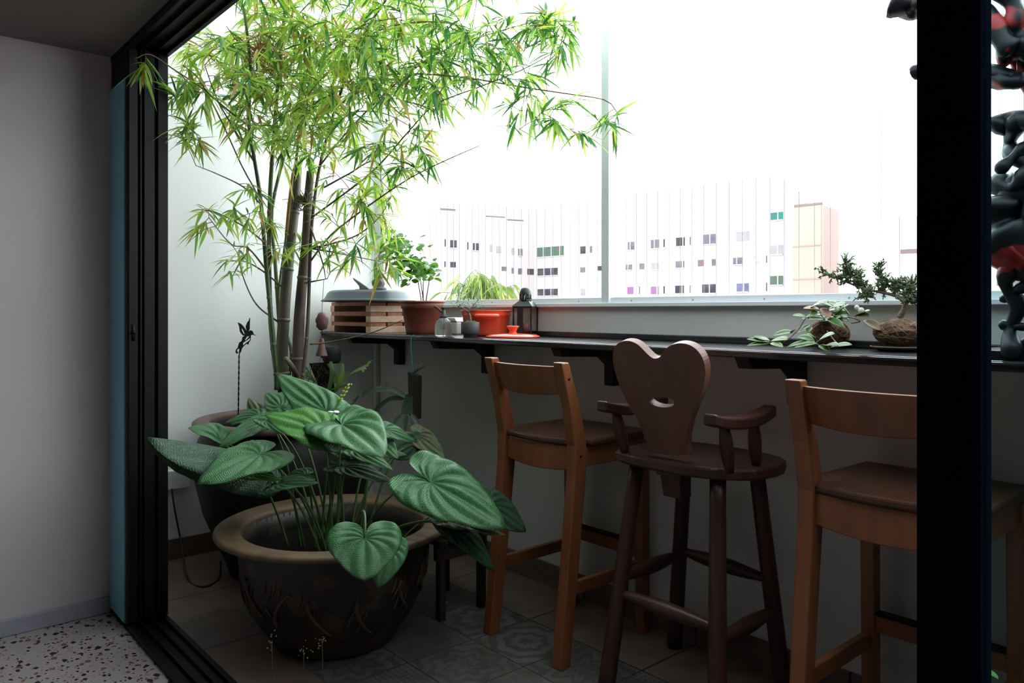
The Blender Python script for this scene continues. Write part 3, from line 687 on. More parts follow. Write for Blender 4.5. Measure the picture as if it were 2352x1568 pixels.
BLOBS = [(700,120,190,140,105,2.95,3.5),(900,110,180,130,95,2.9,3.5),(640,250,140,90,46,2.95,3.4),(860,270,170,90,52,2.9,3.4),(500,150,90,90,26,2.8,3.2),
 (430,240,45,100,10,2.8,3.0),(1060,140,120,110,30,2.85,3.2),(1200,110,120,80,24,2.75,3.05),(1280,60,50,40,8,2.75,2.95),(1330,270,100,45,15,2.62,2.8),(1200,260,60,50,7,2.75,2.9),
 (945,360,60,40,15,3.0,3.2),(480,490,45,45,5,3.0,3.2),(570,480,50,60,8,3.1,3.3),(540,590,35,40,5,3.2,3.35),(790,450,80,60,9,3.1,3.4),(870,460,60,80,15,3.1,3.4),
 (800,570,70,50,9,3.2,3.4),(890,590,45,55,14,3.3,3.6),(750,590,30,40,3,3.25,3.35),(325,160,22,25,2,2.6,2.68),(440,330,30,50,5,2.9,3.0),(720,330,110,60,18,3.1,3.5),(990,-40,200,40,30,2.9,3.3),(650,-40,160,40,30,2.9,3.4),(640,560,60,60,7,3.3,3.5)]
lf = MB(); t2 = MB()
skel_i = list(skel)
def nearest(p):
    best = None; bd = 9
    for q in skel_i:
        d = (q-p).length
        if .04 < d < bd: bd = d; best = q
    return best
targets = []
for cx, cy, rx, ry, n, d0, d1 in BLOBS:
    for _ in range(int(n*(2.2 if cy < 260 else 1.6))):
        a = random.uniform(0, 2*PI); q = math.sqrt(random.random())
        targets.append(at(cx+rx*q*math.cos(a), cy+ry*q*math.sin(a), random.uniform(d0, d1)))
targets = [p for p in targets if p.z < 2.66 and XL+.08 < p.x and p.y < 2.17 and (p.y > .97 or p.z < 2.04)]
random.shuffle(targets); targets.sort(key=lambda p: round((p-V((-3.2,1.55,1.9))).length/.25))
def spray(P, n, L0, L1, mix):
    m = len(P)-1
    for k in range(n):
        u = .45+.55*(k+random.random())/n; i = min(int(u*m), m-1); p = P[i].lerp(P[i+1], u*m-i)
        t = (P[i+1]-P[i]).normalized()
        side = t.cross(V((0,0,1))); side = side.normalized() if side.length > 1e-4 else V((1,0,0))
        d = t*random.uniform(.5,1.1) + side*random.choice((-1,1))*random.uniform(.25,.9) + V((random.uniform(-.3,.3),random.uniform(-.3,.3),random.uniform(-.7,.25)))
        L = L0+(L1-L0)*random.random()**1.3
        r = random.random(); mi = 0
        for j, th in enumerate(mix):
            if r < th: mi = j; break
        lf.blade(p, d, V((random.uniform(-.5,.5),random.uniform(-.5,.5),1)), L, L*.040+.0014, random.uniform(.0,.4), mi)
for T in targets:
    b = nearest(T)
    if b is None: continue
    if (T-b).length > .42: b = T + (b-T).normalized()*.30
    mid = b.lerp(T, .5) + V((0,0,.12*(T-b).length))
    P = [b.lerp(mid, u/5).lerp(mid.lerp(T, u/5), u/5) for u in range(6)]
    t2.tube(P, [.0017,.0015,.0014,.0012,.001,.0008], 4)
    skel_i += [P[3], P[5]]
    right = T.x > -2.6
    spray(P, random.randint(5, 9), .05, .135, (.42, .74, .90, 1.0) if not right else (.40, .52, .98, 1.0))
t2.build('twigs', M['twig'], bb, kind='stuff')
lf.build('foliage', [M['leaf_a'], M['leaf_b'], M['leaf_c'], M['leaf_d']], bb, kind='stuff')
# root tangle tying the two cut culms, dry sheaths
tg = MB(); a, b = at(683,462,3.52), at(708,460,3.46)
for k in range(60):
    c = a.lerp(b, random.random()); P = [c+V((random.gauss(0,.022),random.gauss(0,.022),random.gauss(0,.022))) for _ in range(4)]
    tg.tube(resample(P, 8), .0014, 4)
tg.build('root_tangle', M['bark'], bb)
tg = MB(); 
for s in range(2):
    c = [at(600,120,3.15), at(640,150,3.3)][s]
    for k in range(45):
        P = [c+V((random.gauss(0,.04),random.gauss(0,.04),random.gauss(0,.035))) for _ in range(4)]; tg.tube(resample(P, 8), .0013, 4)
tg.build('dry_tangle', M['leaf_d'], bb)
s = MB(); s.tube(P3([(657,540,3.48),(664,470,3.49),(672,400,3.49),(677,375,3.49)]), [.007,.008,.006,.002], 6); s.build('dry_sheath', M['leaf_d'], bb)
s = MB(); s.tube(P3([(682,862,3.40),(670,840,3.36),(656,822,3.32)]), [.013,.012,.010], 8); s.build('cut_stub', M['node'], bb)

# ---------------------------------------------------------------- broad-leaved water plant
OUTL = [(0,1.0),(8,.92),(18,.80),(32,.685),(50,.61),(70,.575),(90,.565),(110,.57),(130,.565),(148,.51),(162,.38),(172,.19),(180,.04)]
def orad(a):
    a = abs(a)
    for (a0, r0), (a1, r1) in zip(OUTL, OUTL[1:]):
        if a0 <= a <= a1:
            u = (a-a0)/(a1-a0); u = u*u*(3-2*u) if False else u; return r0+(r1-r0)*u
    return .04
wp = thing('arrowhead_plant', 'broad heart-leaved water plant growing in the ochre-rimmed pot', 'plant', PC + V((0,0,.315)))
def big_leaf(A, T, hw, n, mt='big_green', droop=.18, fold=.12, ctrl=None, root=None, stalk=True, ripple=.012, lab=None, parent=None, lobe=1.0):
    A, T = at(*A), at(*T); ax = T-A; L = ax.length; e = ax.normalized()
    toc = (V((0,0,H))-A).normalized(); nn = V((0,0,1))*n[0] + toc*n[1] + V((0,1,0))*(n[2] if len(n) > 2 else 0)
    nn = (nn - e*nn.dot(e)).normalized(); sd = e.cross(nn)
    K = 96; RN = 14; m = MB(); vs = []; uv = []
    wf = hw/(.57*L); sg = random.uniform(0, 6)
    for i in range(RN+1):
        rr = i/RN
        for k in range(K+1):
            a = -180+360*k/K; R = orad(a)*L*rr*(lobe if abs(a) > 100 else 1); ar = math.radians(a)
            u = R*math.cos(ar); v = R*math.sin(ar)*wf
            z = fold*abs(v) - droop*(max(0,u)/L)**2*L - .25*droop*(min(0,u)/L)**2*L*2 + ripple*L/.2*rr*rr*math.sin(ar*7+sg)*.16 + ripple*.30*math.sin(abs(v)/hw*8+1.2)*rr
            z -= .35*(v/hw)**2*hw*rr*(.5 if fold < .5 else .2)
            t0 = min(170, abs(a)/(1-.93*min(1, R/L)**1.6)); vn = t0/38
            z += .048*L*abs(math.sin(PI*vn))*min(1, rr*2.2)*(1-rr)**.35*(1 if t0 < 165 else 0)*math.copysign(1, nn.z if abs(nn.z) > .01 else 1)
            vs.append(A + e*u + sd*v + nn*z); uv.append((math.copysign(vn, a), u/L))
    fs = []
    for i in range(RN):
        for k in range(K): fs.append((i*(K+1)+k, i*(K+1)+k+1, (i+1)*(K+1)+k+1, (i+1)*(K+1)+k))
    m.add(vs, fs, 0, True); m.uv = uv
    kw = {'label': lab} if lab else {}
    o = m.build('leaf', M[mt], parent or wp, **kw)
    sm = o.modifiers.new('thick', 'SOLIDIFY'); sm.thickness = .0009
    if stalk:
        if root is None:
            a = random.uniform(0, 2*PI); q = random.uniform(.02, .16); root = PC + V((q*math.cos(a), q*math.sin(a), .30))
            root += (A-PC)*V((1,1,0)).length*0
            dv = V((A.x-PC.x, A.y-PC.y, 0)); root = PC + V((dv.x*.28+.05*math.cos(a), dv.y*.28+.05*math.sin(a), .30))
            if V((root.x-PC.x, root.y-PC.y)).length > .26: root = PC + V((dv.x,dv.y,0)).normalized()*.24 + V((0,0,.30))
        c = at(*ctrl) if ctrl else V((root.x*.6+A.x*.4, root.y*.6+A.y*.4, max(root.z, A.z)*.72+.12+ .15*max(0, A.z-.3)))
        P = []
        for i in range(17):
            t = i/16; P.append(root*(1-t)**2 + c*2*t*(1-t) + A*t*t - nn*.003*t)
        s = MB(); s.tube(P, [.0048-.0022*i/16 for i in range(17)], 7); s.build('leaf_stalk', M['stem_green'], o)
    return o
random.seed(5)
LV = [
 ((838,1236,2.27),(838,1334,2.21),.112,(.25,1,.1),'big_green',dict(ctrl=(845,1120,2.33), root=at(815,1215,2.55), droop=.05, ripple=.018)),
 ((990,1108,2.50),(1163,1202,2.40),.118,(.55,.9,.2),'big_green',dict(droop=.10, ripple=.016)),
 ((786,976,2.66),(878,1026,2.46),.125,(.85,.55),'big_green',dict(fold=.25, droop=.15, ripple=.02)),
 ((738,990,2.66),(612,938,2.66),.095,(.8,.6),'big_bright',dict(fold=.2, ripple=.018)),
 ((748,944,2.78),(637,868,2.84),.082,(.55,.8),'big_green',dict(droop=-.1, ripple=.008)),
 ((596,1044,2.60),(455,1090,2.42),.110,(1,.4),'big_green',dict(ripple=.012)),
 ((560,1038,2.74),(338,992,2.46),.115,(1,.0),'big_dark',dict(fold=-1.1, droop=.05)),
 ((505,1012,2.92),(441,975,2.84),.060,(.7,.5),'big_green',dict(fold=.5)),
 ((606,968,2.90),(500,1012,2.76),.055,(1,.5),'big_green',dict(fold=.1)),
 ((592,955,3.02),(516,955,3.0),.052,(1,.6),'big_green',dict(droop=.3)),
 ((600,962,3.04),(570,912,3.08),.045,(.2,1),'big_brown',dict(droop=.1, lab='leaf browning along one edge')),
 ((645,935,2.98),(608,895,3.04),.052,(.4,1),'big_green',dict()),
 ((610,966,2.82),(648,988,2.76),.035,(.9,.6),'big_green',dict()),
 ((770,978,2.82),(690,938,2.88),.060,(.3,1),'big_bright',dict()),
 ((885,986,2.82),(957,1004,2.86),.045,(.8,.6),'big_green',dict()),
 ((870,1012,2.82),(912,1046,2.74),.045,(.5,.8),'big_green',dict()),
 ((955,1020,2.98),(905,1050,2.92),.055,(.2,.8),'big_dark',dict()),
 ((958,1000,3.02),(1022,1040,2.92),.055,(.6,.6),'big_brown',dict(lab='dull leaf with a red-brown edge')),
 ((812,1035,2.72),(902,1063,2.64),.042,(.9,.5),'big_green',dict()),
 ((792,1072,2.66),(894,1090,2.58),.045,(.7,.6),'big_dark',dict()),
 ((583,1088,2.62),(645,1094,2.60),.030,(.7,.7),'big_bright',dict()),
 ((640,1112,2.62),(727,1096,2.60),.048,(.9,.4),'big_green',dict()),
 ((700,1092,2.66),(645,1100,2.62),.035,(.6,.7),'big_green',dict()),
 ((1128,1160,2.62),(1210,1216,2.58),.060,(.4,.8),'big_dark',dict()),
 ((1050,1198,2.50),(1158,1212,2.42),.042,(1,.35),'big_brown',dict(lab='red-brown withering leaf')),
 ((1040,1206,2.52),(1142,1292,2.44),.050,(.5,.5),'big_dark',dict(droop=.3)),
 ((893,1262,2.36),(868,1347,2.30),.060,(.4,.9),'big_green',dict(ctrl=(900,1130,2.42))),
 ((790,1045,2.75),(755,1020,2.8),.03,(.9,.5),'big_green',dict()),
 ((860,1030,2.85),(935,1035,2.85),.04,(1,.3),'big_bright',dict()),
]
for A, T, hw, n, mt, kw in LV: big_leaf(A, T, hw, n, mt, **kw)
fs_ = MB(); P = resample([PC+V((-.05,.08,.3)), at(755,1020,2.72), at(770,940,2.72), at(803,882,2.74)], 20)
fs_.tube(P, .0022, 6); fo = fs_.build('flower_stem', M['fern'], wp)
b = MB()
for i in range(8):
    u = .80+.2*i/7; p = P[min(20, int(u*20))]
    for k in range(3): b.ball(p+V((.007*math.cos(k*2.1+i), .007*math.sin(k*2.1+i), random.uniform(-.002,.002))), .0032, 8, 6)
b.build('bud', M['leaf_b'], fo)
b = MB(); c = at(768,943,2.62)
for k in range(3): b.ball(c+V((.012*math.cos(k*2.1), .012*math.sin(k*2.1), -.004)), (.013,.010,.0035), 10, 6)
b.tube([c, P[12]], .0012, 5); b.build('flower', M['petal'], fo)
# dangling runners of tiny flowers in front of the pot
for lab, x, y0, y1, d in (('thin dried flower stalk left of the pot foot', 624, 1470, 1535, 2.35), ('thin dried flower stalk in front of the pot foot', 740, 1468, 1540, 2.34), ('thin dried flower stalk between the other two by the pot foot', 697, 1490, 1545, 2.33)):
    g = at(x, y1, d); g = V((g.x, g.y, 0)); top = at(x, y0, d); c0 = thing('flower_stalk', lab, 'flower stalk', g, 'tiny dried flower stalks by the pot')
    m = MB(); m.tube([g, g.lerp(top, .5)+V((.004,0,0)), top], .0008, 5); m.build('stalk', M['stem_green'], c0)
    m = MB()
    for k in range(14): m.ball(top+V((random.gauss(0,.009), random.gauss(0,.009), random.gauss(0,.012))), random.uniform(.0015,.003), 6, 5)
    m.build('flower_head', M['fibre'], c0)
for lab, px, py, r in (('pale fallen petal on the tiles beside the pot', 1024, 1385, .010), ('round pale fallen leaf on the tiles by the left stool leg', 1137, 1440, .017), ('ragged pale fallen leaf just behind the round one', 1124, 1408, .013)):
    p = onZ(px, py, .002); m = MB(); m.ball(p+V((0,0,r*.25)), (r, r*.9, r*.3), 12, 8, jit=.3, seed=px); tag(m.build('fallen_leaf', M['fibre'], loc=(p.x,p.y,0)), lab, 'leaf')
# ---------------------------------------------------------------- things on the shelf
def strip_stack():
    t = thing('pallet_stack', 'stack of small unpainted pine pallets on the shelf end', 'pallet', (-3.49, 2.08, SZ))
    z = SZ; x0, x1, y0, y1 = -3.70, -3.285, 1.925, 2.215
    for k in range(3):
        for yy in ((y0+.004, y0+.085), (y0+.10, y0+.18), (y1-.085, y1)):
            pass
        for xa, xb in ((x0, x0+.045), (x1-.045, x1)):
            MB().box((xa, y0, z), (xb, y1, z+.031)).build('bearer', M['pine'], t, bevel=.0015)
        for i in range(3):
            ya = y0+.004+i*.098; MB().box((x0+.004, ya, z+.0312), (x1-.006, ya+.088, z+.051)).build('deck_board', M['pine_end'], t, bevel=.0015)
        z += .0515
    return z
PZ = strip_stack()
SCc = V((-3.435, 2.005, PZ))
m = MB(); m.lathe([(.238,0),(.241,.006),(.232,.010),(.222,.018),(.208,.044),(.196,.054),(.18,.058),(.0,.058)], SCc, 80)
m.lathe([(.234,0),(.20,.045),(.0,.050)], SCc, 80)
tag(m.build('saucer', M['saucer'], loc=SCc), 'large grey plastic plant saucer upside down on the pallets', 'saucer')
SZT = PZ+.0585
# carved bird-tail offcut and stone figure on it
p = onY(833, 650, 1.93); t = thing('slate_offcut', 'thin dark pointed slate piece propped on the grey saucer', 'slate', (p.x, p.y, SZT))
q = lambda px, py: onY(px, py, 1.93)
m = MB(); P = [q(810,638),(q(817,642)),q(829,650),q(840,658),q(848,664)]; P[-1].z = SZT+.001
Q = [q(826,664),q(825,657),q(820,651),q(813,644)]; Q[0].z = SZT+.001
m.prism(P+Q, (0,.006,0)); m.build('blade', M['stone'], t)
m = MB(); m.box((p.x-.05, 1.915, SZT), (p.x+.045, 1.965, SZT+.004)); m.build('base_slab', M['darkwood'], t)
p = onY(870, 660, 1.99); g = thing('stone_figurine', 'small grey stone seated figurine on the upturned saucer', 'figurine', (p.x, p.y, SZT))
c = V((p.x, p.y, SZT)); m = MB(); m.ball(c+V((0,0,.030)), (.034,.028,.032), 20, 14, jit=.25, seed=2); m.ball(c+V((.012,0,.004)), (.040,.03,.012), 16, 8, jit=.2)
m.ball(c+V((-.02,-.012,.035)), (.014,.014,.02), 12, 10); m.build('body', M['stone'], g)
m = MB(); m.ball(c+V((.006,0,.072)), (.020,.020,.022), 18, 12, jit=.15, seed=4); m.ball(c+V((.008,0,.094)), (.010,.010,.009), 12, 8)
m.ball(c+V((-.012,-.012,.070)), (.006,.006,.005), 8, 6); m.ball(c+V((.022,-.012,.070)), (.006,.006,.006), 8, 6); m.build('head', M['stone'], g)
# terracotta pot with a shrub
TC = V((-2.997, 2.035, SZ))
t = thing('terracotta_pot', 'terracotta plastic plant pot beside the pine pallets', 'plant pot', TC)
m = MB().lathe([(.0,.004),(.072,.0),(.076,.004),(.078,.02),(.094,.118),(.099,.120),(.1005,.148),(.096,.150),(.094,.13),(.0,.13)], TC, 64); m.build('pot_body', M['terracotta'], t)
MB().lathe([(.100,.147),(.109,.149),(.111,.152),(.110,.156),(.098,.156),(.095,.146)], TC, 64).build('rim', M['terracotta_rim'], t)
m = MB().lathe([(0,.138),(.096,.136)], TC, 32); m.build('soil', M['soil'], t)
sb = thing('leafy_shrub', 'young shrub with rounded green leaves in the terracotta pot', 'plant', TC+V((0,0,.136)))
random.seed(8)
def at2(px, py, y): return onY(px, py, y)
r0 = TC+V((0,0,.13)); stems = [[r0, at2(958,640,2.03), at2(940,610,2.02), at2(915,590,2.0), at2(900,570,1.98)], [r0+V((.01,0,0)), at2(972,650,2.04), at2(975,630,2.05), at2(980,618,2.06)], [r0+V((0,.01,0)), at2(965,640,2.05), at2(955,610,2.05), at2(935,575,2.04), at2(925,555,2.03)], [r0+V((.01,.01,0)), at2(985,650,2.06), at2(988,630,2.06)]]
sm = MB(); 
for S in stems: sm.tube(resample(S, 14), [.003-.0015*i/14 for i in range(15)], 6)
sm.build('stems', M['bark'], sb)
def roundleaf(m, c, r, n, mi=0):
    n = V(n).normalized(); e = n.orthogonal().normalized(); e = (Matrix.Rotation(random.uniform(0, 6.28), 3, n) @ e); s = n.cross(e); K = 10
    vs = [c] + [c + e*r*math.cos(2*PI*k/K)*(1.15 if k == 0 else 1) + s*r*.9*math.sin(2*PI*k/K) + n*(-.25*r + .35*r*abs(math.sin(2*PI*k/K))) for k in range(K)]
    m.add(vs, [(0, 1+k, 1+(k+1) % K) for k in range(K)], mi, True)
lm = MB()
for cx, cy, rx, ry, n, y in ((905,575,45,34,85,1.99),(930,600,45,34,70,2.02),(985,622,26,20,40,2.06),(945,630,28,22,30,2.03),(925,558,34,18,36,2.03),(962,600,24,24,24,2.05)):
    for _ in range(n):
        c = at2(cx+random.gauss(0,rx*.5), cy+random.gauss(0,ry*.5), y+random.gauss(0,.03))
        if c.y < 2.2: roundleaf(lm, c, random.uniform(.012,.023), (random.gauss(0,.6), random.gauss(-.3,.5), 1))
lm.build('foliage', M['leaf_round'], sb, kind='stuff')
# glass mister
GC = V((-2.715, 1.955, SZ)); t = thing('plant_mister', 'ribbed clear glass plant mister with dark pump', 'spray bottle', GC)
gm = bpy.data.materials.new('ribbed glass'); gm.use_nodes = True; b = gm.node_tree.nodes['Principled BSDF']
b.inputs['Base Color'].default_value = (.9,.93,.93,1); b.inputs['Roughness'].default_value = .06; b.inputs['Transmission Weight'].default_value = .9; b.inputs['IOR'].default_value = 1.3
m = MB(); n = 96; prof_ = [(.034,0),(.0365,.004),(.0375,.03),(.036,.048),(.029,.064),(.019,.073),(.0145,.078)]; vs = []; fs = []
for r, z in prof_:
    for k in range(n):
        a = 2*PI*k/n; rr = r*(1+.028*math.cos(a*26)*(1 if .003 < z < .072 else 0)); vs.append(GC+V((rr*math.cos(a), rr*math.sin(a), z+.001)))
for i in range(len(prof_)-1):
    for k in range(n): fs.append((i*n+k, i*n+(k+1) % n, (i+1)*n+(k+1) % n, (i+1)*n+k))
fs.append(list(range(n))[::-1]); m.add(vs, fs, 0, True); m.build('glass_body', gm, t)
m = MB(); m.lathe([(.0,.078),(.016,.078),(.0165,.086),(.013,.090),(.009,.094),(.009,.108),(.0065,.110),(.0065,.120),(.010,.121),(.011,.124),(.0,.125)], GC, 24); m.build('pump', M['char'], t)
e = RT*-1; m = MB(); m.tube([GC+V((0,0,.098)), GC+e*.012+V((0,0,.106)), GC+e*.022+V((0,0,.118)), GC+e*.040+V((0,0,.128))], [.004,.004,.0042,.0042], 8); m.ball(GC-e*.012+V((0,0,.092)), .004, 8, 6); m.build('nozzle', M['char'], t)
m = MB(); m.tube([GC+V((0,0,.006)), GC+V((.004,0,.08))], .0018, 6); m.build('dip_tube', M['char'], t)
# white box
bc = V((-2.845, 2.13, SZ)); t = thing('white_container', 'small white plastic container behind the glass mister', 'container', bc)
MB().box((bc.x-.045, bc.y-.04, SZ), (bc.x+.045, bc.y+.04, SZ+.058)).build('body', M['white_plastic'], t, bevel=.006)
MB().prism([(bc.x-.047, bc.y-.042, SZ+.059), (bc.x+.047, bc.y-.042, SZ+.059), (bc.x+.030, bc.y-.042, SZ+.078), (bc.x-.030, bc.y-.042, SZ+.078)], (0,.084,0)).build('lid', M['white_plastic'], t, bevel=.004)
# bonsai in charcoal cup
CC = V((-2.502, 1.938, SZ)); t = thing('bonsai_cup', 'small charcoal grey cup with mossy soil', 'plant pot', CC)
MB().lathe([(.0,0),(.026,0),(.028,.003),(.028,.010),(.037,.014),(.038,.018),(.038,.062),(.034,.062),(.033,.052),(0,.052)], CC, 48).build('cup', M['char'], t)
m = MB(); m.ball(CC+V((0,0,.052)), (.034,.034,.016), 24, 12, jit=.3); m.build('moss', M['moss'], t)
bo = thing('tiny_bonsai', 'tiny bonsai tree growing in the charcoal cup', 'bonsai', CC+V((0,0,.06)))
B = lambda px, py, dy=0: onY(px, py, 1.938+dy)
m = MB(); m.tube(resample([CC+V((0,0,.055)), B(1080,728), B(1077,718), B(1081,712)], 10), [.0055-.0025*i/10 for i in range(11)], 8)
for S in ([B(1081,712),B(1070,702,-.01),B(1058,695)], [B(1081,714),B(1088,700,.01),B(1098,690)], [B(1078,714),B(1078,700,.01),B(1072,692,.01)], [B(1076,716),B(1064,708,.015),B(1050,700,.02)], [B(1084,708),B(1096,702,-.01),B(1100,698,-.01)]):
    m.tube(resample(S, 6), [.0022,.002,.0018,.0015,.0012,.001,.0008], 5)
m.build('trunk', M['bark'], bo)
m = MB()
for cx, cy in ((1055,695),(1048,700),(1066,692),(1075,690),(1098,692),(1102,700),(1090,697),(1062,700)):
    for _ in range(9):
        c = B(cx+random.gauss(0,5), cy+random.gauss(0,4), random.gauss(0,.012)); m.blade(c, (random.gauss(0,1),random.gauss(0,1),random.gauss(.1,.5)), (0,0,1), .013, .003, .2)
m.build('foliage', M['juniper'], bo, kind='stuff')
# red casserole and its lid
RC = V((-2.586, 2.085, SZ)); RC = V((-2.595, 2.10, SZ)); t = thing('casserole', 'orange-red enamel casserole pot without its lid', 'cooking pot', RC)
MB().lathe([(.0,.002),(.088,.0),(.095,.004),(.099,.015),(.104,.085),(.1075,.088),(.1085,.093),(.1085,.106),(.112,.109),(.112,.112),(.104,.112),(.100,.10),(.094,.012),(.0,.010)], RC, 72).build('pot_body', M['red'], t)
for s in (1, -1):
    a = math.radians(-38) if s == 1 else math.radians(142)
    dv = V((math.cos(a), math.sin(a), 0)); sd = V((-dv.y, dv.x, 0)); c = RC + V((0,0,.088))
    m = MB(); m.tube(resample([c+dv*.098-sd*.046, c+dv*.118-sd*.044, c+dv*.127-sd*.02, c+dv*.128, c+dv*.127+sd*.02, c+dv*.118+sd*.044, c+dv*.098+sd*.046], 24), .008, 12); m.build('handle', M['red'], t)
LC = V((-2.338, 2.030, SZ)); t = thing('casserole_lid', 'orange-red enamel lid lying flat on the black shelf', 'lid', LC)
MB().lathe([(.106,.0),(.1105,.003),(.110,.007),(.100,.010),(.098,.012),(.05,.016),(.022,.018),(.0,.018)], LC, 72).build('disc', M['red'], t)
MB().lathe([(.018,.016),(.016,.022),(.015,.028),(.020,.038),(.026,.043),(.026,.047),(.020,.048),(.0,.048)], LC, 32).build('knob', M['red'], t)
# lantern
NC = V((-2.455, 2.185, SZ)); NC = V((-2.44, 2.19, SZ)); t = thing('lantern', 'black tin candle lantern with glass sides by the parapet', 'lantern', NC)
rz = math.radians(28); R3 = Matrix.Rotation(rz, 3, 'Z')
def rb(m, a, b):
    n0 = len(m.v); m.box(a, b)
    for i in range(n0, len(m.v)): m.v[i] = NC + R3 @ m.v[i]
h = .043; m = MB(); rb(m, (-h,-h,0), (h,h,.012)); m.build('base', M['lantern'], t, bevel=.001)
m = MB()
for sx in (-1,1):
    for sy in (-1,1): rb(m, (sx*h-.006 if sx>0 else -h, sy*h-.006 if sy>0 else -h, .012), (h if sx>0 else -h+.006, h if sy>0 else -h+.006, .128))
rb(m, (-h,-h,.120), (h,h,.128)); rb(m, (-h*.5,-h-.001,.012), (h*.1,-h+.003,.128)); m.build('frame', M['lantern'], t)
for a, b in (((-h+.004,-h+.002,.012),(h-.004,-h+.003,.122)), ((h-.003,-h+.004,.012),(h-.002,h-.004,.122)), ((-h+.002,-h+.004,.012),(-h+.003,h-.004,.122))):
    m = MB(); rb(m, a, b); m.build('pane', M['glass'], t)
m = MB(); vs = [NC + R3 @ V(p) for p in [(-h-.003,-h-.003,.128),(h+.003,-h-.003,.128),(h+.003,h+.003,.128),(-h-.003,h+.003,.128),(-.022,-.022,.152),(.022,-.022,.152),(.022,.022,.152),(-.022,.022,.152)]]
m.add(vs, [(0,1,5,4),(1,2,6,5),(2,3,7,6),(3,0,4,7),(4,5,6,7),(3,2,1,0)]); m.build('roof', M['lantern'], t)
m = MB(); n = 9
for k in range(n):
    a = 2*PI*k/n; p = NC+V((.0225*math.cos(a), .0225*math.sin(a), 0)); m.tube([p+V((0,0,.151)), p+V((0,0,.182))], .0042, 6)
m.lathe([(.0215,.151),(.0255,.151),(.0255,.158),(.0215,.158)], NC, 24); m.lathe([(.0255,.178),(.0255,.188),(.020,.203),(.011,.209),(.0,.210)], NC, 24); m.build('vent_cap', M['lantern'], t)
m = MB(); m.lathe([(.0,.012),(.018,.012),(.018,.055),(.0,.055)], NC, 24); m.build('candle', mat('red candle', (.30,.09,.07), .6), t)
m = MB(); P = [NC + R3 @ V((-.028, -.022*math.cos(PI*i/8)*1.0, .150+.0*i)) for i in range(9)]; m.tube([NC+V((-.028,0,.150)), NC+V((-.030,0,.165)), NC+V((-.026,0,.178))], .001, 5); m.build('loop', M['lantern'], t)

# ---------------------------------------------------------------- moss balls at the right of the shelf
def kokedama(c, r, rv, lab, seed):
    t = thing('kokedama', lab, 'moss ball', (c.x, c.y, c.z-rv))
    m = MB(); m.ball(c, (r, r, rv), 40, 24, jit=.10, seed=seed); m.build('coir_ball', M['coir'], t)
    m = MB(); random.seed(seed)
    for _ in range(70):
        ax = V((random.gauss(0,1), random.gauss(0,1), random.gauss(0,1))).normalized(); e = ax.orthogonal().normalized(); s = ax.cross(e); a0 = random.uniform(0, 6.28); ln = random.uniform(.7, 2.0); k = random.uniform(.0,.35)
        P = []
        for i in range(10):
            a = a0 + ln*i/9; q = (e*math.cos(a)+s*math.sin(a)+ax*k).normalized()*(r*1.03); P.append(c+V((q.x, q.y, q.z*rv/r)))
        m.tube(P, .0008, 4)
    m.build('fibres', M['fibre'], t); return t
random.seed(3)
k1 = onY(1904, 760, 2.175); k1.z = SZ+.0425; kokedama(k1, .056, .041, 'brown coir moss ball holding the variegated vine', 3)
k2 = onY(2066, 760, 2.14); k2.z = SZ+.013+.038; kokedama(k2, .064, .037, 'shaggy coir moss ball on a dark saucer, holding the juniper', 6)
t = thing('dish', 'shallow dark dish with pale rim under the juniper moss ball', 'dish', (k2.x, k2.y, SZ))
MB().lathe([(0,.0),(.050,.0),(.070,.012),(.072,.012),(.055,.004),(.0,.004)], (k2.x, k2.y, SZ), 48).build('dish_body', M['char'], t)
MB().lathe([(.0695,.0115),(.0725,.0115),(.0725,.014),(.0695,.014)], (k2.x, k2.y, SZ), 48).build('rim', M['fibre'], t)
# juniper
ju = thing('juniper_bonsai', 'gnarled juniper bonsai with a long limb reaching left', 'bonsai', k2+V((0,0,.05)))
Y2 = 2.14; J = lambda px, py, dy=0: onY(px, py, Y2+dy)
br = [([k2+V((0,0,.04)), J(2076,712), J(2080,696), J(2074,688)], .0085, .006), ([J(2078,694),J(2060,680),J(2030,672),J(1990,664,-.01),J(1950,650,-.02),J(1920,638,-.03),J(1890,628,-.03)], .006, .0012),
      ([J(2078,694),J(2090,690,.01),J(2110,685,.02)], .005, .002), ([J(2035,672),J(2030,655,.01),J(2022,635,.01),J(2018,612,.01)], .0028, .0008), ([J(1945,648,-.02),J(1944,630,-.02),J(1943,600,-.03)], .0022, .0007), ([J(1985,664,-.01),J(1972,645,-.01),J(1968,628,0)], .0022, .0007),
      ([J(2050,678),J(2060,660,.01),J(2066,648,.02)], .0026, .0008), ([J(2075,688),J(2085,668,.01),J(2098,654,.02)], .0026, .0008), ([J(1995,665),J(1988,678,-.01),J(1990,682,-.01)], .002, .0007)]
m = MB(); tips = []
for S, a, b in br:
    P = resample(S, 16); m.tube(P, [a+(b-a)*i/16 for i in range(17)], 7)
    if len(S) > 3 and a == .0085: continue
    tips += P[3:] if a < .005 else P[5:]
m.build('trunk', M['bark'], ju)
m = MB(); random.seed(9)
for p in tips:
    for _ in range(5):
        d = V((random.gauss(0,.7), random.gauss(0,.7), random.gauss(.5,.6))).normalized(); L = random.uniform(.008,.030)
        m.tube([p, p+d*L], [.0012,.0009], 4)
        for k in range(6):
            q = p+d*L*(.25+.75*k/5); e = V((random.gauss(0,1), random.gauss(0,1), random.gauss(0,1))).normalized()
            m.tube([q, q+(d*.7+e*.8).normalized()*.0075], [.0020,.0012], 4)
m.build('foliage', M['juniper'], ju, kind='stuff')
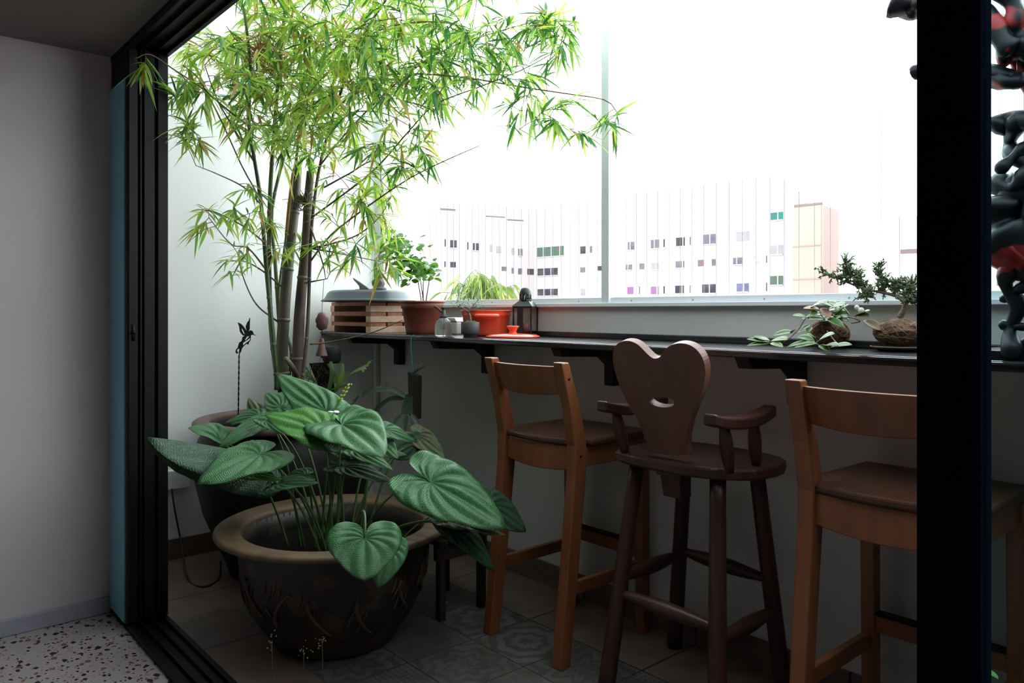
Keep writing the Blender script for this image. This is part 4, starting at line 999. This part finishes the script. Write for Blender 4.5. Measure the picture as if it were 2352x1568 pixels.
# hoya vine
hy = thing('trailing_vine', 'trailing variegated vine with cream-edged leaves on the left moss ball', 'vine', k1+V((0,0,.035)))
Y1 = 2.13; K = lambda px, py, y=2.10: onY(px, py, y)
vines = [[K(1895,738,2.16),K(1865,728,2.1),K(1850,732,2.06),K(1835,755,2.04),K(1815,775,2.0),K(1795,788,1.98)], [K(1895,738,2.16),K(1885,722,2.12),K(1865,712,2.1),K(1847,706,2.1)], [K(1900,738,2.16),K(1940,728,2.12),K(1965,732,2.1)], [K(1965,732,2.1),K(1975,738,2.1),K(1955,742,2.1)], [K(1880,745,2.12),K(1862,760,2.07),K(1862,780,2.0),K(1880,792,1.97)], [K(1900,760,2.08),K(1915,780,2.02),K(1925,790,1.98)]]
m = MB()
for S in vines: m.tube(resample(S, 14), .0016, 6)
m.build('stems', M['twig'], hy)
def oval(c, d, n, L, w, mt, curl=.3):
    d = V(d).normalized(); n = V(n); n = (n-d*n.dot(d)).normalized(); s = d.cross(n); K_ = 9
    vs = []; fs = []; mi = []
    cols = (-1, -.8, -.4, 0, .4, .8, 1)
    for i in range(K_+1):
        t_ = i/K_; wd = w*math.sin(PI*min(1, .04+t_*.96))**.75 if 0 < t_ < 1 else w*.05
        for u in cols: vs.append(V(c)+d*L*t_+s*wd*u+n*(curl*wd*abs(u) - curl*L*.5*t_*t_))
    mm = MB(); g1 = []; g2 = []
    for i in range(K_):
        for j in range(6):
            q = (i*7+j, i*7+j+1, (i+1)*7+j+1, (i+1)*7+j)
            (g2 if j in (0,5) else g1).append(q)
    mm.add(vs, g1, 0, True); n0 = len(g1)
    for q in g2: mm.f.append(list(q)); mm.mi.append(1); mm.sm.append(True)
    lab_ = {'hoya_pink': 'pink flushed leaf', 'hoya_brown': 'brownish leaf'}.get(mt)
    kw = {'label': lab_} if lab_ else {}
    o = mm.build('leaf', [M[mt], M['hoya_rim'] if mt != 'hoya_brown' else M[mt]], hy, **kw)
    sd_ = o.modifiers.new('thick', 'SOLIDIFY'); sd_.thickness = .0012
HL = [((1862,706),(1893,690),.012,'hoya',2.10),((1882,710),(1852,705),.011,'hoya_pink',2.10),((1885,708),(1903,722),.009,'hoya_pink',2.10),((1900,712),(1932,696),.016,'hoya',2.12),((1905,722),(1940,718),.016,'hoya',2.12),((1915,728),(1940,700),.013,'hoya',2.12),
 ((1895,734),(1850,728),.011,'hoya',2.09),((1852,728),(1826,722),.009,'hoya',2.06),((1950,724),(1938,704),.009,'hoya',2.10),((1965,728),(1990,712),.012,'hoya',2.10),((1985,735),(2016,750),.012,'hoya_brown',2.10),((1968,722),(1990,722),.010,'hoya_brown',2.10),
 ((1900,730),(1930,742),.010,'hoya',2.09),((1822,762),(1782,765),.011,'hoya',2.03),((1818,765),(1826,755),.007,'hoya',2.03),((1768,786),(1725,776),.009,'hoya',1.97),((1768,786),(1738,772),.008,'hoya',1.98),((1766,788),(1724,788),.008,'hoya',1.96),((1770,784),(1800,776),.009,'hoya',1.98),
 ((1770,788),(1792,792),.009,'hoya',1.96),((1768,782),(1752,778),.010,'hoya',1.97),((1776,782),(1802,772),.007,'hoya',1.99),((1870,780),(1838,772),.010,'hoya',2.0),((1872,784),(1816,790),.010,'hoya',1.98),((1876,788),(1832,792),.008,'hoya',1.97),((1878,786),(1906,766),.015,'hoya',1.96),
 ((1872,776),(1858,768),.009,'hoya',2.0),((1882,792),(1900,800),.008,'hoya',1.95),((1895,794),(1918,790),.011,'hoya',1.95),((1908,798),(1945,788),.010,'hoya',1.95),((1862,745),(1842,755),.008,'hoya',2.08),((1862,755),(1836,760),.007,'hoya',2.08),((1860,752),(1856,760),.008,'hoya',2.07)]
for _ in range(14):
    q_ = (random.uniform(1872,1935), random.uniform(704,742)); HL.append((q_, (q_[0]+random.choice((-1,1))*random.uniform(14,28), q_[1]+random.uniform(-14,8)), random.uniform(.009,.014), 'hoya', random.uniform(2.09,2.16)))
for (a, b_, w_, mt, y) in HL:
    A_, B_ = onY(*a, y), onY(*b_, y-.02); A_.z = max(A_.z, SZ+.004); B_.z = max(B_.z, SZ+.006)
    oval(A_, B_-A_, V((random.gauss(0,.2), -.5, 1)), (B_-A_).length*1.22, w_*1.3, mt, .25)
for px, py, r in ((1968,706,.0065),(1978,713,.008)):
    m = MB(); m.ball(K(px,py), (r,r,r*1.1), 12, 9); m.build('bud', M['petal'], hy)

# ---------------------------------------------------------------- hanging and wall things
def frond(m, P, w0, w1, n=12, fork=0):
    P = resample([V(p) for p in P], n); vs = []; fs = []
    for i, p in enumerate(P):
        t_ = (P[min(i+1,n)]-P[max(i-1,0)]).normalized(); s = t_.cross(V((.3,-.6,.7))).normalized(); u = i/n; w = w0 + (w1-w0)*u
        if i == 0: w = w0*.4
        vs += [p-s*w, p+t_.cross(s)*w*.25, p+s*w]
    for i in range(n): fs += [(3*i,3*i+1,3*i+4,3*i+3),(3*i+1,3*i+2,3*i+5,3*i+4)]
    m.add(vs, fs, 0, True)
    if fork:
        t_ = (P[-1]-P[-2]).normalized(); s = t_.cross(V((.3,-.6,.7))).normalized()
        for k in range(fork):
            u = (k/(fork-1)-.5)*2 if fork > 1 else 0
            m.blade(P[-1]+s*w1*u*.7, t_+s*u*.9, V((.3,-.6,.7)), w1*2.6, w1*.38, .1)
# mount B: fern on a plank hung from the shelf by a teal string
p0 = onY(950, 858, 1.87); t = thing('fern_plank', 'dark wooden plank with staghorn fern hung below the shelf', 'hanging plant', (p0.x, p0.y, .70))
top = onY(952, 858, 1.87); bot = onY(952, 958, 1.87); x = top.x
m = MB(); m.prism([(x-.040, 1.86, top.z+.006), (x+.042, 1.86, top.z-.006), (x+.036, 1.86, bot.z-.004), (x-.030, 1.86, bot.z+.008)], (0,.022,0)); m.build('plank', M['darkwood'], t, bevel=.002)
m = MB(); m.tube(resample([V((x-.03,1.888,SZ+.002)), V((x-.045,1.884,SZ-.01)), V((x-.035,1.875,1.0)), V((x-.015,1.87,.93)), V((x-.01,1.869,top.z))], 14), .0016, 5); m.build('string', M['teal_string'], t)
fp = lambda px, py, y=1.84: onY(px, py, y)
for P, w0, w1, fk in (([fp(938,915),fp(905,895,1.82),fp(870,895,1.80),fp(828,908,1.78)], .010,.020,4), ([fp(932,910),fp(905,902),fp(882,885,1.82)], .008,.014,2), ([fp(935,915),fp(900,915,1.82),fp(875,930,1.80),fp(855,955,1.78)], .012,.022,3), ([fp(942,905,1.83),fp(936,930,1.82),fp(934,950,1.81)], .022,.030,3), ([fp(946,858,1.85),fp(955,848,1.84),fp(968,835,1.82)], .012,.008,2), ([fp(948,858,1.85),fp(960,850,1.84),fp(974,842,1.83)], .010,.007,1)):
    m = MB(); frond(m, P, w0, w1, 12, fk); m.build('frond', M['fern_dark'], t)
m = MB()
for dx in (-.02, -.005, .018, .026): m.tube([V((x+dx,1.868,bot.z)), V((x+dx+.006,1.866,bot.z-.09))], .0007, 4)
m.build('roots', M['cord'], t)
# mount A: net-wrapped slab with fern, hung beside the bamboo
YA = 1.70
a = lambda px, py, y=YA: onY(px, py, y)
p0 = a(735, 870); t = thing('fern_mount', 'black net-wrapped fern mount hanging beside the bamboo culms', 'hanging plant', (p0.x, p0.y, p0.z))
m = MB(); m.prism([a(709,834),a(744,832),a(752,860),a(757,905),a(740,912),a(728,880)], (.0,.03,0)); m.build('slab', M['soil'], t, bevel=.003)
m = MB(); random.seed(2)
for _ in range(40):
    q = a(random.uniform(712,752), random.uniform(836,900), YA-.004); m.tube(resample([q+V((random.gauss(0,.02),0,random.gauss(0,.02))), q, q+V((random.gauss(0,.02),-.003,random.gauss(0,.02)))], 6), .0008, 4)
m.build('netting', M['bark'], t)
for c1, c2_, w_ in (((752,895),(758,830),.050), ((768,900),(785,835),.042), ((772,880),(752,835),.032)):
    m = MB(); P = [a(*c1), a((c1[0]+c2_[0])/2+4, (c1[1]+c2_[1])/2, YA-.02), a(*c2_)]; P = resample(P, 10); vs = []; fs = []
    for i, p in enumerate(P):
        w = w_*math.sin(PI*(.1+.85*i/10)); e = V((1,-.3,0)).normalized(); vs += [p-e*w+V((0,.01,0)), p+V((0,-.004,0)), p+e*w+V((0,.01,0))]
    for i in range(10): fs += [(3*i,3*i+1,3*i+4,3*i+3),(3*i+1,3*i+2,3*i+5,3*i+4)]
    m.add(vs, fs, 0, True); m.build('shield_frond', M['fern'], t)
for P, w0, w1, fk in (([a(762,880),a(790,868),a(815,852),a(838,842)], .004,.016,5), ([a(758,895),a(775,890),a(795,885)], .008,.010,3), ([a(740,905),a(760,920),a(785,925)], .008,.012,3)):
    m = MB(); frond(m, P, w0, w1, 12, fk); m.build('antler_frond', M['fern'], t)
m = MB()
for k in range(9):
    e0 = a(728, 880); tp = a(random.uniform(640,712), random.uniform(822,885), YA-.05); P = resample([e0, e0.lerp(tp,.5)+V((0,-.01,.02)), tp], 10); m.tube(P, .0011, 4)
    for i in range(3, 11):
        for s_ in (-1,1): m.blade(P[i], (P[i]-P[i-1])*1.0+V((0,0,s_*.006)), (0,-1,0), .022, .0022, .1)
m.build('feathery_fronds', M['fern'], t)
m = MB(); m.tube([a(733,834), a(745,800), a(748,787)], .0008, 4); m.build('hanging_wire', M['cord'], t)
c = onY(762, 812, 1.74); m = MB(); m.lathe([(.0,-.045),(.034,-.045),(.043,-.030),(.045,.01),(.041,.032),(.030,.036),(0,.036)], c, 28); tag(m.build('coconut_pot', M['bracket'], loc=c), 'black rounded pot hanging under the shelf end', 'plant pot')
# wind bell on a string
c = at(739, 776, 3.44); t = thing('wind_bell', 'small rusty cone-shaped wind bell hanging on a string', 'wind chime', c)
m = MB(); m.lathe([(.003,0),(.010,-.006),(.016,-.045),(.026,-.078),(.0265,-.081),(.022,-.080)], c, 28); m.build('bell', M['bronze'], t)
m = MB(); m.tube([c, at(740,700,3.44), at(744,642,3.40)], .0012, 5); m.build('string', M['bronze'], t)
m = MB(); m.ball(at(740,738,3.44), (.028,.028,.040), 18, 12, jit=.3, seed=7); m.build('gourd', M['bronze'], t)
m = MB(); m.ball(c+V((0,0,-.085)), .005, 8, 6); m.tube([c, c+V((0,0,-.085))], .0008, 4); m.build('clapper', M['bronze'], t)
# hummingbird stake
d_ = 3.50; hb = thing('hummingbird_stake', 'black cut metal hummingbird on a twisted garden stake', 'garden ornament', at(547, 985, d_))
Bz = lambda u, v: at(520+u/9.8, 720+v/9.8, d_)
BODY = [(250,195),(330,230),(385,290),(430,350),(455,400),(430,290),(470,190),(500,160),(518,95),(530,100),(522,350),(500,395),(545,375),(590,395),(610,455),(680,505),(600,475),(550,485),(545,560),(535,610),(510,640),(490,700),(450,680),(405,715),(350,780),(330,850),(300,900),(290,960),(275,940),(290,790),(250,800),(235,840),(250,870),(265,850),(262,890),(230,905),(203,870),(210,810),(250,770),(285,650),(340,620),(365,520),(410,500),(370,490),(330,450),(300,400),(285,290)]
H1 = [(335,320),(375,370),(400,430),(415,460),(390,455),(350,385)]; H2 = [(415,590),(455,520),(520,505),(480,550),(430,605)]; H3 = [(370,660),(460,600),(535,545),(520,600),(440,660),(375,715)]
fw = FW*.003
plate('bird', [Bz(*p) for p in BODY], [[Bz(*p) for p in h] for h in (H1, H2, H3)], fw, M['bird'], hb, bevel=0)
m = MB(); n = 40; b0 = Bz(285,930); b1 = at(547, 985, d_); vsP = []
for s_ in (0, PI):
    m.tube([b0.lerp(b1, i/n) + V((.0022*math.cos(i*1.1+s_), .0022*math.sin(i*1.1+s_), 0)) for i in range(n+1)], .0020, 6)
m.build('stake', M['bird'], hb)
# socket and cord
p = onX(404, 1098, XL); t = thing('wall_socket', 'white power socket low on the balcony side wall', 'socket', (XL, p.y, p.z))
MB().box((XL, p.y-.075, p.z-.045), (XL+.035, p.y+.055, p.z+.045)).build('socket_box', M['white_plastic'], t, bevel=.005)
m = MB(); P = [V((XL+.03, p.y-.03, p.z-.03)), V((XL+.05, p.y-.02, p.z-.14)), onX(415,1240,XL+.04), V((0,0,0)), onZ(470,1346,.006), onZ(503,1328,.006), V((0,0,0))]
P[3] = onZ(432,1328,.006); P[6] = at(507,1288,3.28); P[6].z = max(P[6].z, .05)
m.tube(resample(P, 60), .0042, 7); tag(m.build('power_cord', M['cord'], loc=(P[4].x, P[4].y, 0)), 'black cord looping from the socket across the floor tiles', 'cord')

# ---------------------------------------------------------------- root sculpture at the far right of the shelf
rs = thing('root_sculpture', 'black and red gnarled openwork root carving behind the door stile', 'sculpture', (-.50, 2.02, SZ))
random.seed(21); YR = 1.93
R_ = lambda px, py, y=YR: onY(px, py, y)
paths = [
 ([(2330,830),(2320,760),(2340,700),(2310,650),(2330,600)], .020), ([(2440,830),(2420,760),(2400,690),(2440,620),(2400,560)], .025),
 ([(2290,600),(2330,560),(2380,530),(2430,480)], .050), ([(2400,620),(2350,575),(2300,520),(2290,450)], .048), ([(2300,560),(2330,470),(2390,430),(2440,380)], .050),
 ([(2290,395),(2330,360),(2380,330),(2440,320)], .018), ([(2440,420),(2380,390),(2330,430),(2290,420)], .026), ([(2340,270),(2320,330),(2350,370),(2420,400)], .022), ([(2280,300),(2320,270),(2370,280),(2420,270)], .020),
 ([(2285,175),(2320,190),(2370,180),(2430,230)], .018), ([(2410,300),(2380,220),(2350,150),(2380,60)], .020), ([(2290,130),(2330,120),(2370,100),(2420,110)], .024), ([(2290,40),(2310,80),(2330,130),(2360,180)], .016),
 ([(2300,-40),(2330,20),(2340,80),(2400,120)], .030), ([(2200,-60),(2260,20),(2300,90),(2330,120)], .020), ([(2180,150),(2240,165),(2290,170),(2340,190)], .018), ([(2440,-40),(2430,60),(2410,160)], .022),
 ([(2095,170),(2120,160),(2150,165),(2190,155)], .016), ([(2045,6),(2075,14),(2100,14),(2150,0),(2220,-30)], .034), ([(2090,40),(2110,10),(2140,-20)], .014),
 ([(2300,800),(2360,790),(2430,800)], .016), ([(2295,745),(2350,750),(2420,735)], .010), ([(2300,690),(2350,660),(2420,650)], .010)]
m = MB()
for P, r in paths:
    Q = resample([R_(x_, y_, YR+random.uniform(-.03,.05)) for x_, y_ in P], 16)
    for q in Q: q.z = max(q.z, SZ+r*.9)
    m.tube(Q, [r*1.22*(.75+.45*noise.noise(q*18)+.15*math.sin(i)) * (.55 if i in (0,16) else 1) for i, q in enumerate(Q)], 10)
m.box((-.64, 1.93, SZ), (-.30, 2.15, SZ+.02)); m.build('carving', M['root'], rs)
# plant at bottom right, in front of the stool
PP = V((-.38, 1.39, 0)); t = thing('floor_pot', 'dark floor pot just inside the balcony at lower right', 'plant pot', PP)
MB().lathe([(.09,0),(.10,.01),(.125,.22),(.135,.225),(.135,.25),(.12,.25),(.115,.22),(0,.21)], PP, 40).build('pot_body', M['char'], t)
fp_ = thing('bushy_plant', 'bright green small-leaved bushy plant, tips showing at lower right', 'plant', PP+V((0,0,.22)))
m = MB(); lm = MB(); random.seed(31)
for k in range(46):
    a_ = random.uniform(0, 6.28); sp = random.uniform(.04,.20); tp = PP+V((sp*math.cos(a_), sp*math.sin(a_), random.uniform(.45,.63) if k > 3 else .60)); 
    if tp.y < .95: tp.y = .95
    tp.z -= max(0, PP.x+.02-tp.x)*.35
    b0 = PP+V((sp*.2*math.cos(a_), sp*.2*math.sin(a_), .21)); P = resample([b0, b0.lerp(tp,.5)+V((0,0,.04)), tp], 8); m.tube(P, .0016, 5)
    for i in range(3, 9):
        for _ in range(4): roundleaf(lm, P[i]+V((random.gauss(0,.014),random.gauss(0,.014),random.gauss(0,.012))), random.uniform(.006,.012), (random.gauss(0,.6), random.gauss(0,.6), 1))
m.build('stems', M['stem_green'], fp_); lm.build('foliage', M['leaf_round'], fp_, kind='stuff')

# ---------------------------------------------------------------- outside: bamboo palm on the ledge
oc = onY(1100, 720, 2.62); t = thing('outdoor_planter', 'grey planter box on the ledge just outside the window', 'planter', (oc.x, oc.y, 1.0))
m = MB(); m.box((oc.x-.22, 2.52, .98), (oc.x+.22, 2.72, 1.15)); m.box((oc.x-.25, 2.40, .95), (oc.x+.25, 2.75, .98)); m.build('planter_box', M['saucer'], t)
op = thing('outdoor_bamboo', 'pale drooping bamboo plant just outside the window grille', 'plant', (oc.x, 2.62, 1.15))
random.seed(14); m = MB(); tw = MB()
for k in range(26):
    px_ = random.gauss(1100, 40); tp = onY(px_, 608 + abs(px_-1100)*.55 + random.uniform(0,30), 2.62+random.gauss(0,.07)); b0 = V((oc.x+random.gauss(0,.06), 2.62, 1.14)); P = resample([b0, V((b0.x*.4+tp.x*.6, b0.y, (b0.z+tp.z)/2+.05)), tp], 8); tw.tube(P, .0014, 4)
    for _ in range(9):
        u = random.randint(4,8); d = V(((px_-1100)/60+random.gauss(0,.6), random.gauss(0,.5), random.uniform(-1.4,0))); m.blade(P[u], d, (random.gauss(0,.4),-1,.4), random.uniform(.07,.16), random.uniform(.005,.009), random.uniform(.3,.9), random.choice((0,0,0,0,1)))
m.build('foliage', [M['leaf_pale'], M['leaf_b']], op, kind='stuff'); tw.build('stems', M['stem_green'], op)

# ---------------------------------------------------------------- apartment blocks far off
def building(name, label, p0, p1, zt, zb, depth, wins, mt='bldg', side=None):
    t = thing(name, label, 'building', (p0.x, p0.y, zb)); p0 = V((p0.x, p0.y, 0)); p1 = V((p1.x, p1.y, 0))
    e = (p1-p0).normalized(); n = V((-e.y, e.x, 0)); 
    if n.dot(p0) > 0: pass
    else: n = -n
    m = MB(); m.prism([p0+V((0,0,zb)), p1+V((0,0,zb)), p1+n*depth+V((0,0,zb)), p0+n*depth+V((0,0,zb))], (0,0,zt-zb)); w = m.build('walls', M[mt], t)
    m = MB(); m.prism([p0+n*.3+V((0,0,zt)), p1+n*.3+V((0,0,zt)), p1+n*(depth-.3)+V((0,0,zt)), p0+n*(depth-.3)+V((0,0,zt))], (0,0,.3)); m.build('roof_slab', M[mt], t)
    for x0, y0, x1, y1, c, kw in wins:
        def hit(px, py):
            r = ray(px, py); o = V((0,0,H)); s = (p0-o).dot(n)/r.dot(n); return o+r*s
        A_, B_ = hit(x0, y0), hit(x1, y1)
        sill = V((A_.x, A_.y, min(A_.z, B_.z))); L = V((B_.x-A_.x, B_.y-A_.y, 0)); hz = abs(A_.z-B_.z)
        m = MB(); m.prism([sill-n*.03, sill-n*.03+L, sill-n*.03+L+V((0,0,hz)), sill-n*.03+V((0,0,hz))], n*.02)
        o = m.build('window', M[c], t)
        if kw:
            m = MB()
            for u in kw: q = sill+L*u-n*.06; m.prism([q-e*.06, q+e*.06, q+e*.06+V((0,0,hz)), q-e*.06+V((0,0,hz))], n*.03)
            m.prism([sill-n*.10-V((0,0,.12)), sill+L-n*.10-V((0,0,.12)), sill+L-n*.10, sill-n*.10], n*.07)
            m.build('window_bars', M['bldg'], o)
    return t, p0, p1, e, n
D0, D1, D2 = 98, 104, 80
Lw = [(1021,549,1024,566,'win_dark',()),(1034,551,1049,569,'win_dark',(.5,)),(1073,556,1076,573,'win_dark',()),(1086,558,1100,575,'win_dark',(.4,)),(1125,562,1130,578,'win_pale',()),(1140,565,1151,581,'win_pale',()),(1175,569,1181,585,'win_pale',()),(1190,571,1200,587,'win_mid',(.4,)),
 (1020,600,1024,613,'win_mid',()),(1034,601,1047,614,'win_dark',()),(1152,612,1163,622,'win_mid',()),(1175,615,1180,628,'win_mid',()),(1190,616,1199,630,'win_mid',()),(1211,617,1226,631,'win_dark',()),(1140,656,1155,676,'win_pale',()),(1175,660,1181,678,'win_pale',()),
 (1011,478,1046,484,'brownbar',()),(1115,495,1160,500,'brownbar',()),(1165,503,1202,508,'brownbar',())]
Rw = [(1234,569,1295,586,'win_green',(.24,.54,.86)),(1235,617,1281,631,'win_dark',(.32,.68)),(1235,664,1281,678,'win_dark',(.32,.68)),(1333,566,1345,582,'win_dark',()),(1355,565,1360,580,'win_mid',()),(1333,614,1344,625,'win_mid',()),(1373,611,1384,621,'win_dark',()),(1334,663,1344,678,'win_pale',()),
 (1442,556,1457,573,'win_mid',(.4,)),(1495,551,1514,569,'win_mid',(.45,)),(1524,549,1527,567,'win_dark',()),(1553,546,1573,564,'win_dark',(.8,)),(1584,544,1587,562,'win_mid',()),(1615,539,1644,559,'win_mid',(.55,)),(1691,533,1721,552,'win_pale',()),
 (1437,608,1452,619,'win_mid',(.4,)),(1469,605,1480,618,'win_mid',()),(1496,604,1513,618,'win_pale',(.7,)),(1552,600,1572,614,'win_mid',(.8,)),(1603,597,1616,611,'brownbar',()),(1635,595,1644,610,'win_mid',()),(1684,592,1706,606,'win_mid',(.4,)),(1731,589,1742,604,'hoya_pink',()),(1760,587,1763,603,'win_dark',()),
 (1441,659,1455,675,'win_pink',()),(1468,658,1470,675,'win_mid',()),(1495,658,1513,675,'win_pink',(.8,)),(1524,657,1527,674,'win_dark',()),(1551,656,1571,673,'win_dark',(.8,)),(1584,655,1586,672,'win_mid',()),(1613,653,1644,672,'win_dark',(.55,)),(1692,651,1720,669,'win_blue',(.6,)),(1760,649,1763,668,'win_dark',()),
 (1405,510,1407,520,'win_pale',())]
Pw = [(1770,489,1799,503,'win_teal',(.6,)),(1769,564,1799,583,'win_pale',(.6,)),(1769,634,1799,653,'win_green',(.6,))]
building('apartment_block', 'white apartment block wing receding on the left, small square windows', at(1008,713,D0), at(1228,713,D1), 14.8, -22, 6, Lw)
building('apartment_block', 'long white apartment block in the middle, planted balcony at its left end', at(1229,713,D1), at(1768,713,D2), 15.0, -22, 5, Rw)
building('apartment_block', 'projecting white block with a teal window, left of the peach tower', at(1762,713,74), at(1822,713,72), 12.2, -22, 3, Pw)
t_, *_ = building('apartment_tower', 'pale peach stair tower with a pinker side face', at(1820,713,70), at(1886,713,68), 10.6, -22, .6, (), 'bldg_peach')
q0, q1 = at(1886.5,713,68), at(1915,713,70.5); m = MB(); z0, z1 = -22, 10.6
m.prism([V((q0.x,q0.y,z0)), V((q1.x,q1.y,z0)), V((q1.x-.5,q1.y+2,z0)), V((q0.x-1.2,q0.y+2,z0))], (0,0,z1-z0)); m.build('side_face', M['bldg_pink'], t_, label='pinker side face')
m = MB()
for z in (-5,-2,1,4,7): 
    a_, b_ = at(1820,713,69.95), at(1886,713,67.95); m.prism([V((a_.x,a_.y,z)), V((b_.x,b_.y,z)), V((b_.x,b_.y,z+.08)), V((a_.x,a_.y,z+.08))], (0,-.03,0))
m.build('joint_lines', M['bldg_pink'], t_)
building('apartment_block', 'white block at the far right with brown ledges beside the black stile', at(2045,713,55), at(2500,713,48), 7.6, -22, 8, ((2068,573,2110,581,'brownbar',()),(2068,640,2110,649,'brownbar',()),(2290,640,2352,655,'brownbar',()),(2290,672,2352,735,'bldg_pink',())))
m = MB(); m.box((-260,20,-23), (120,260,-22.5)); struct(m.build('ground', M['bldg_peach']))
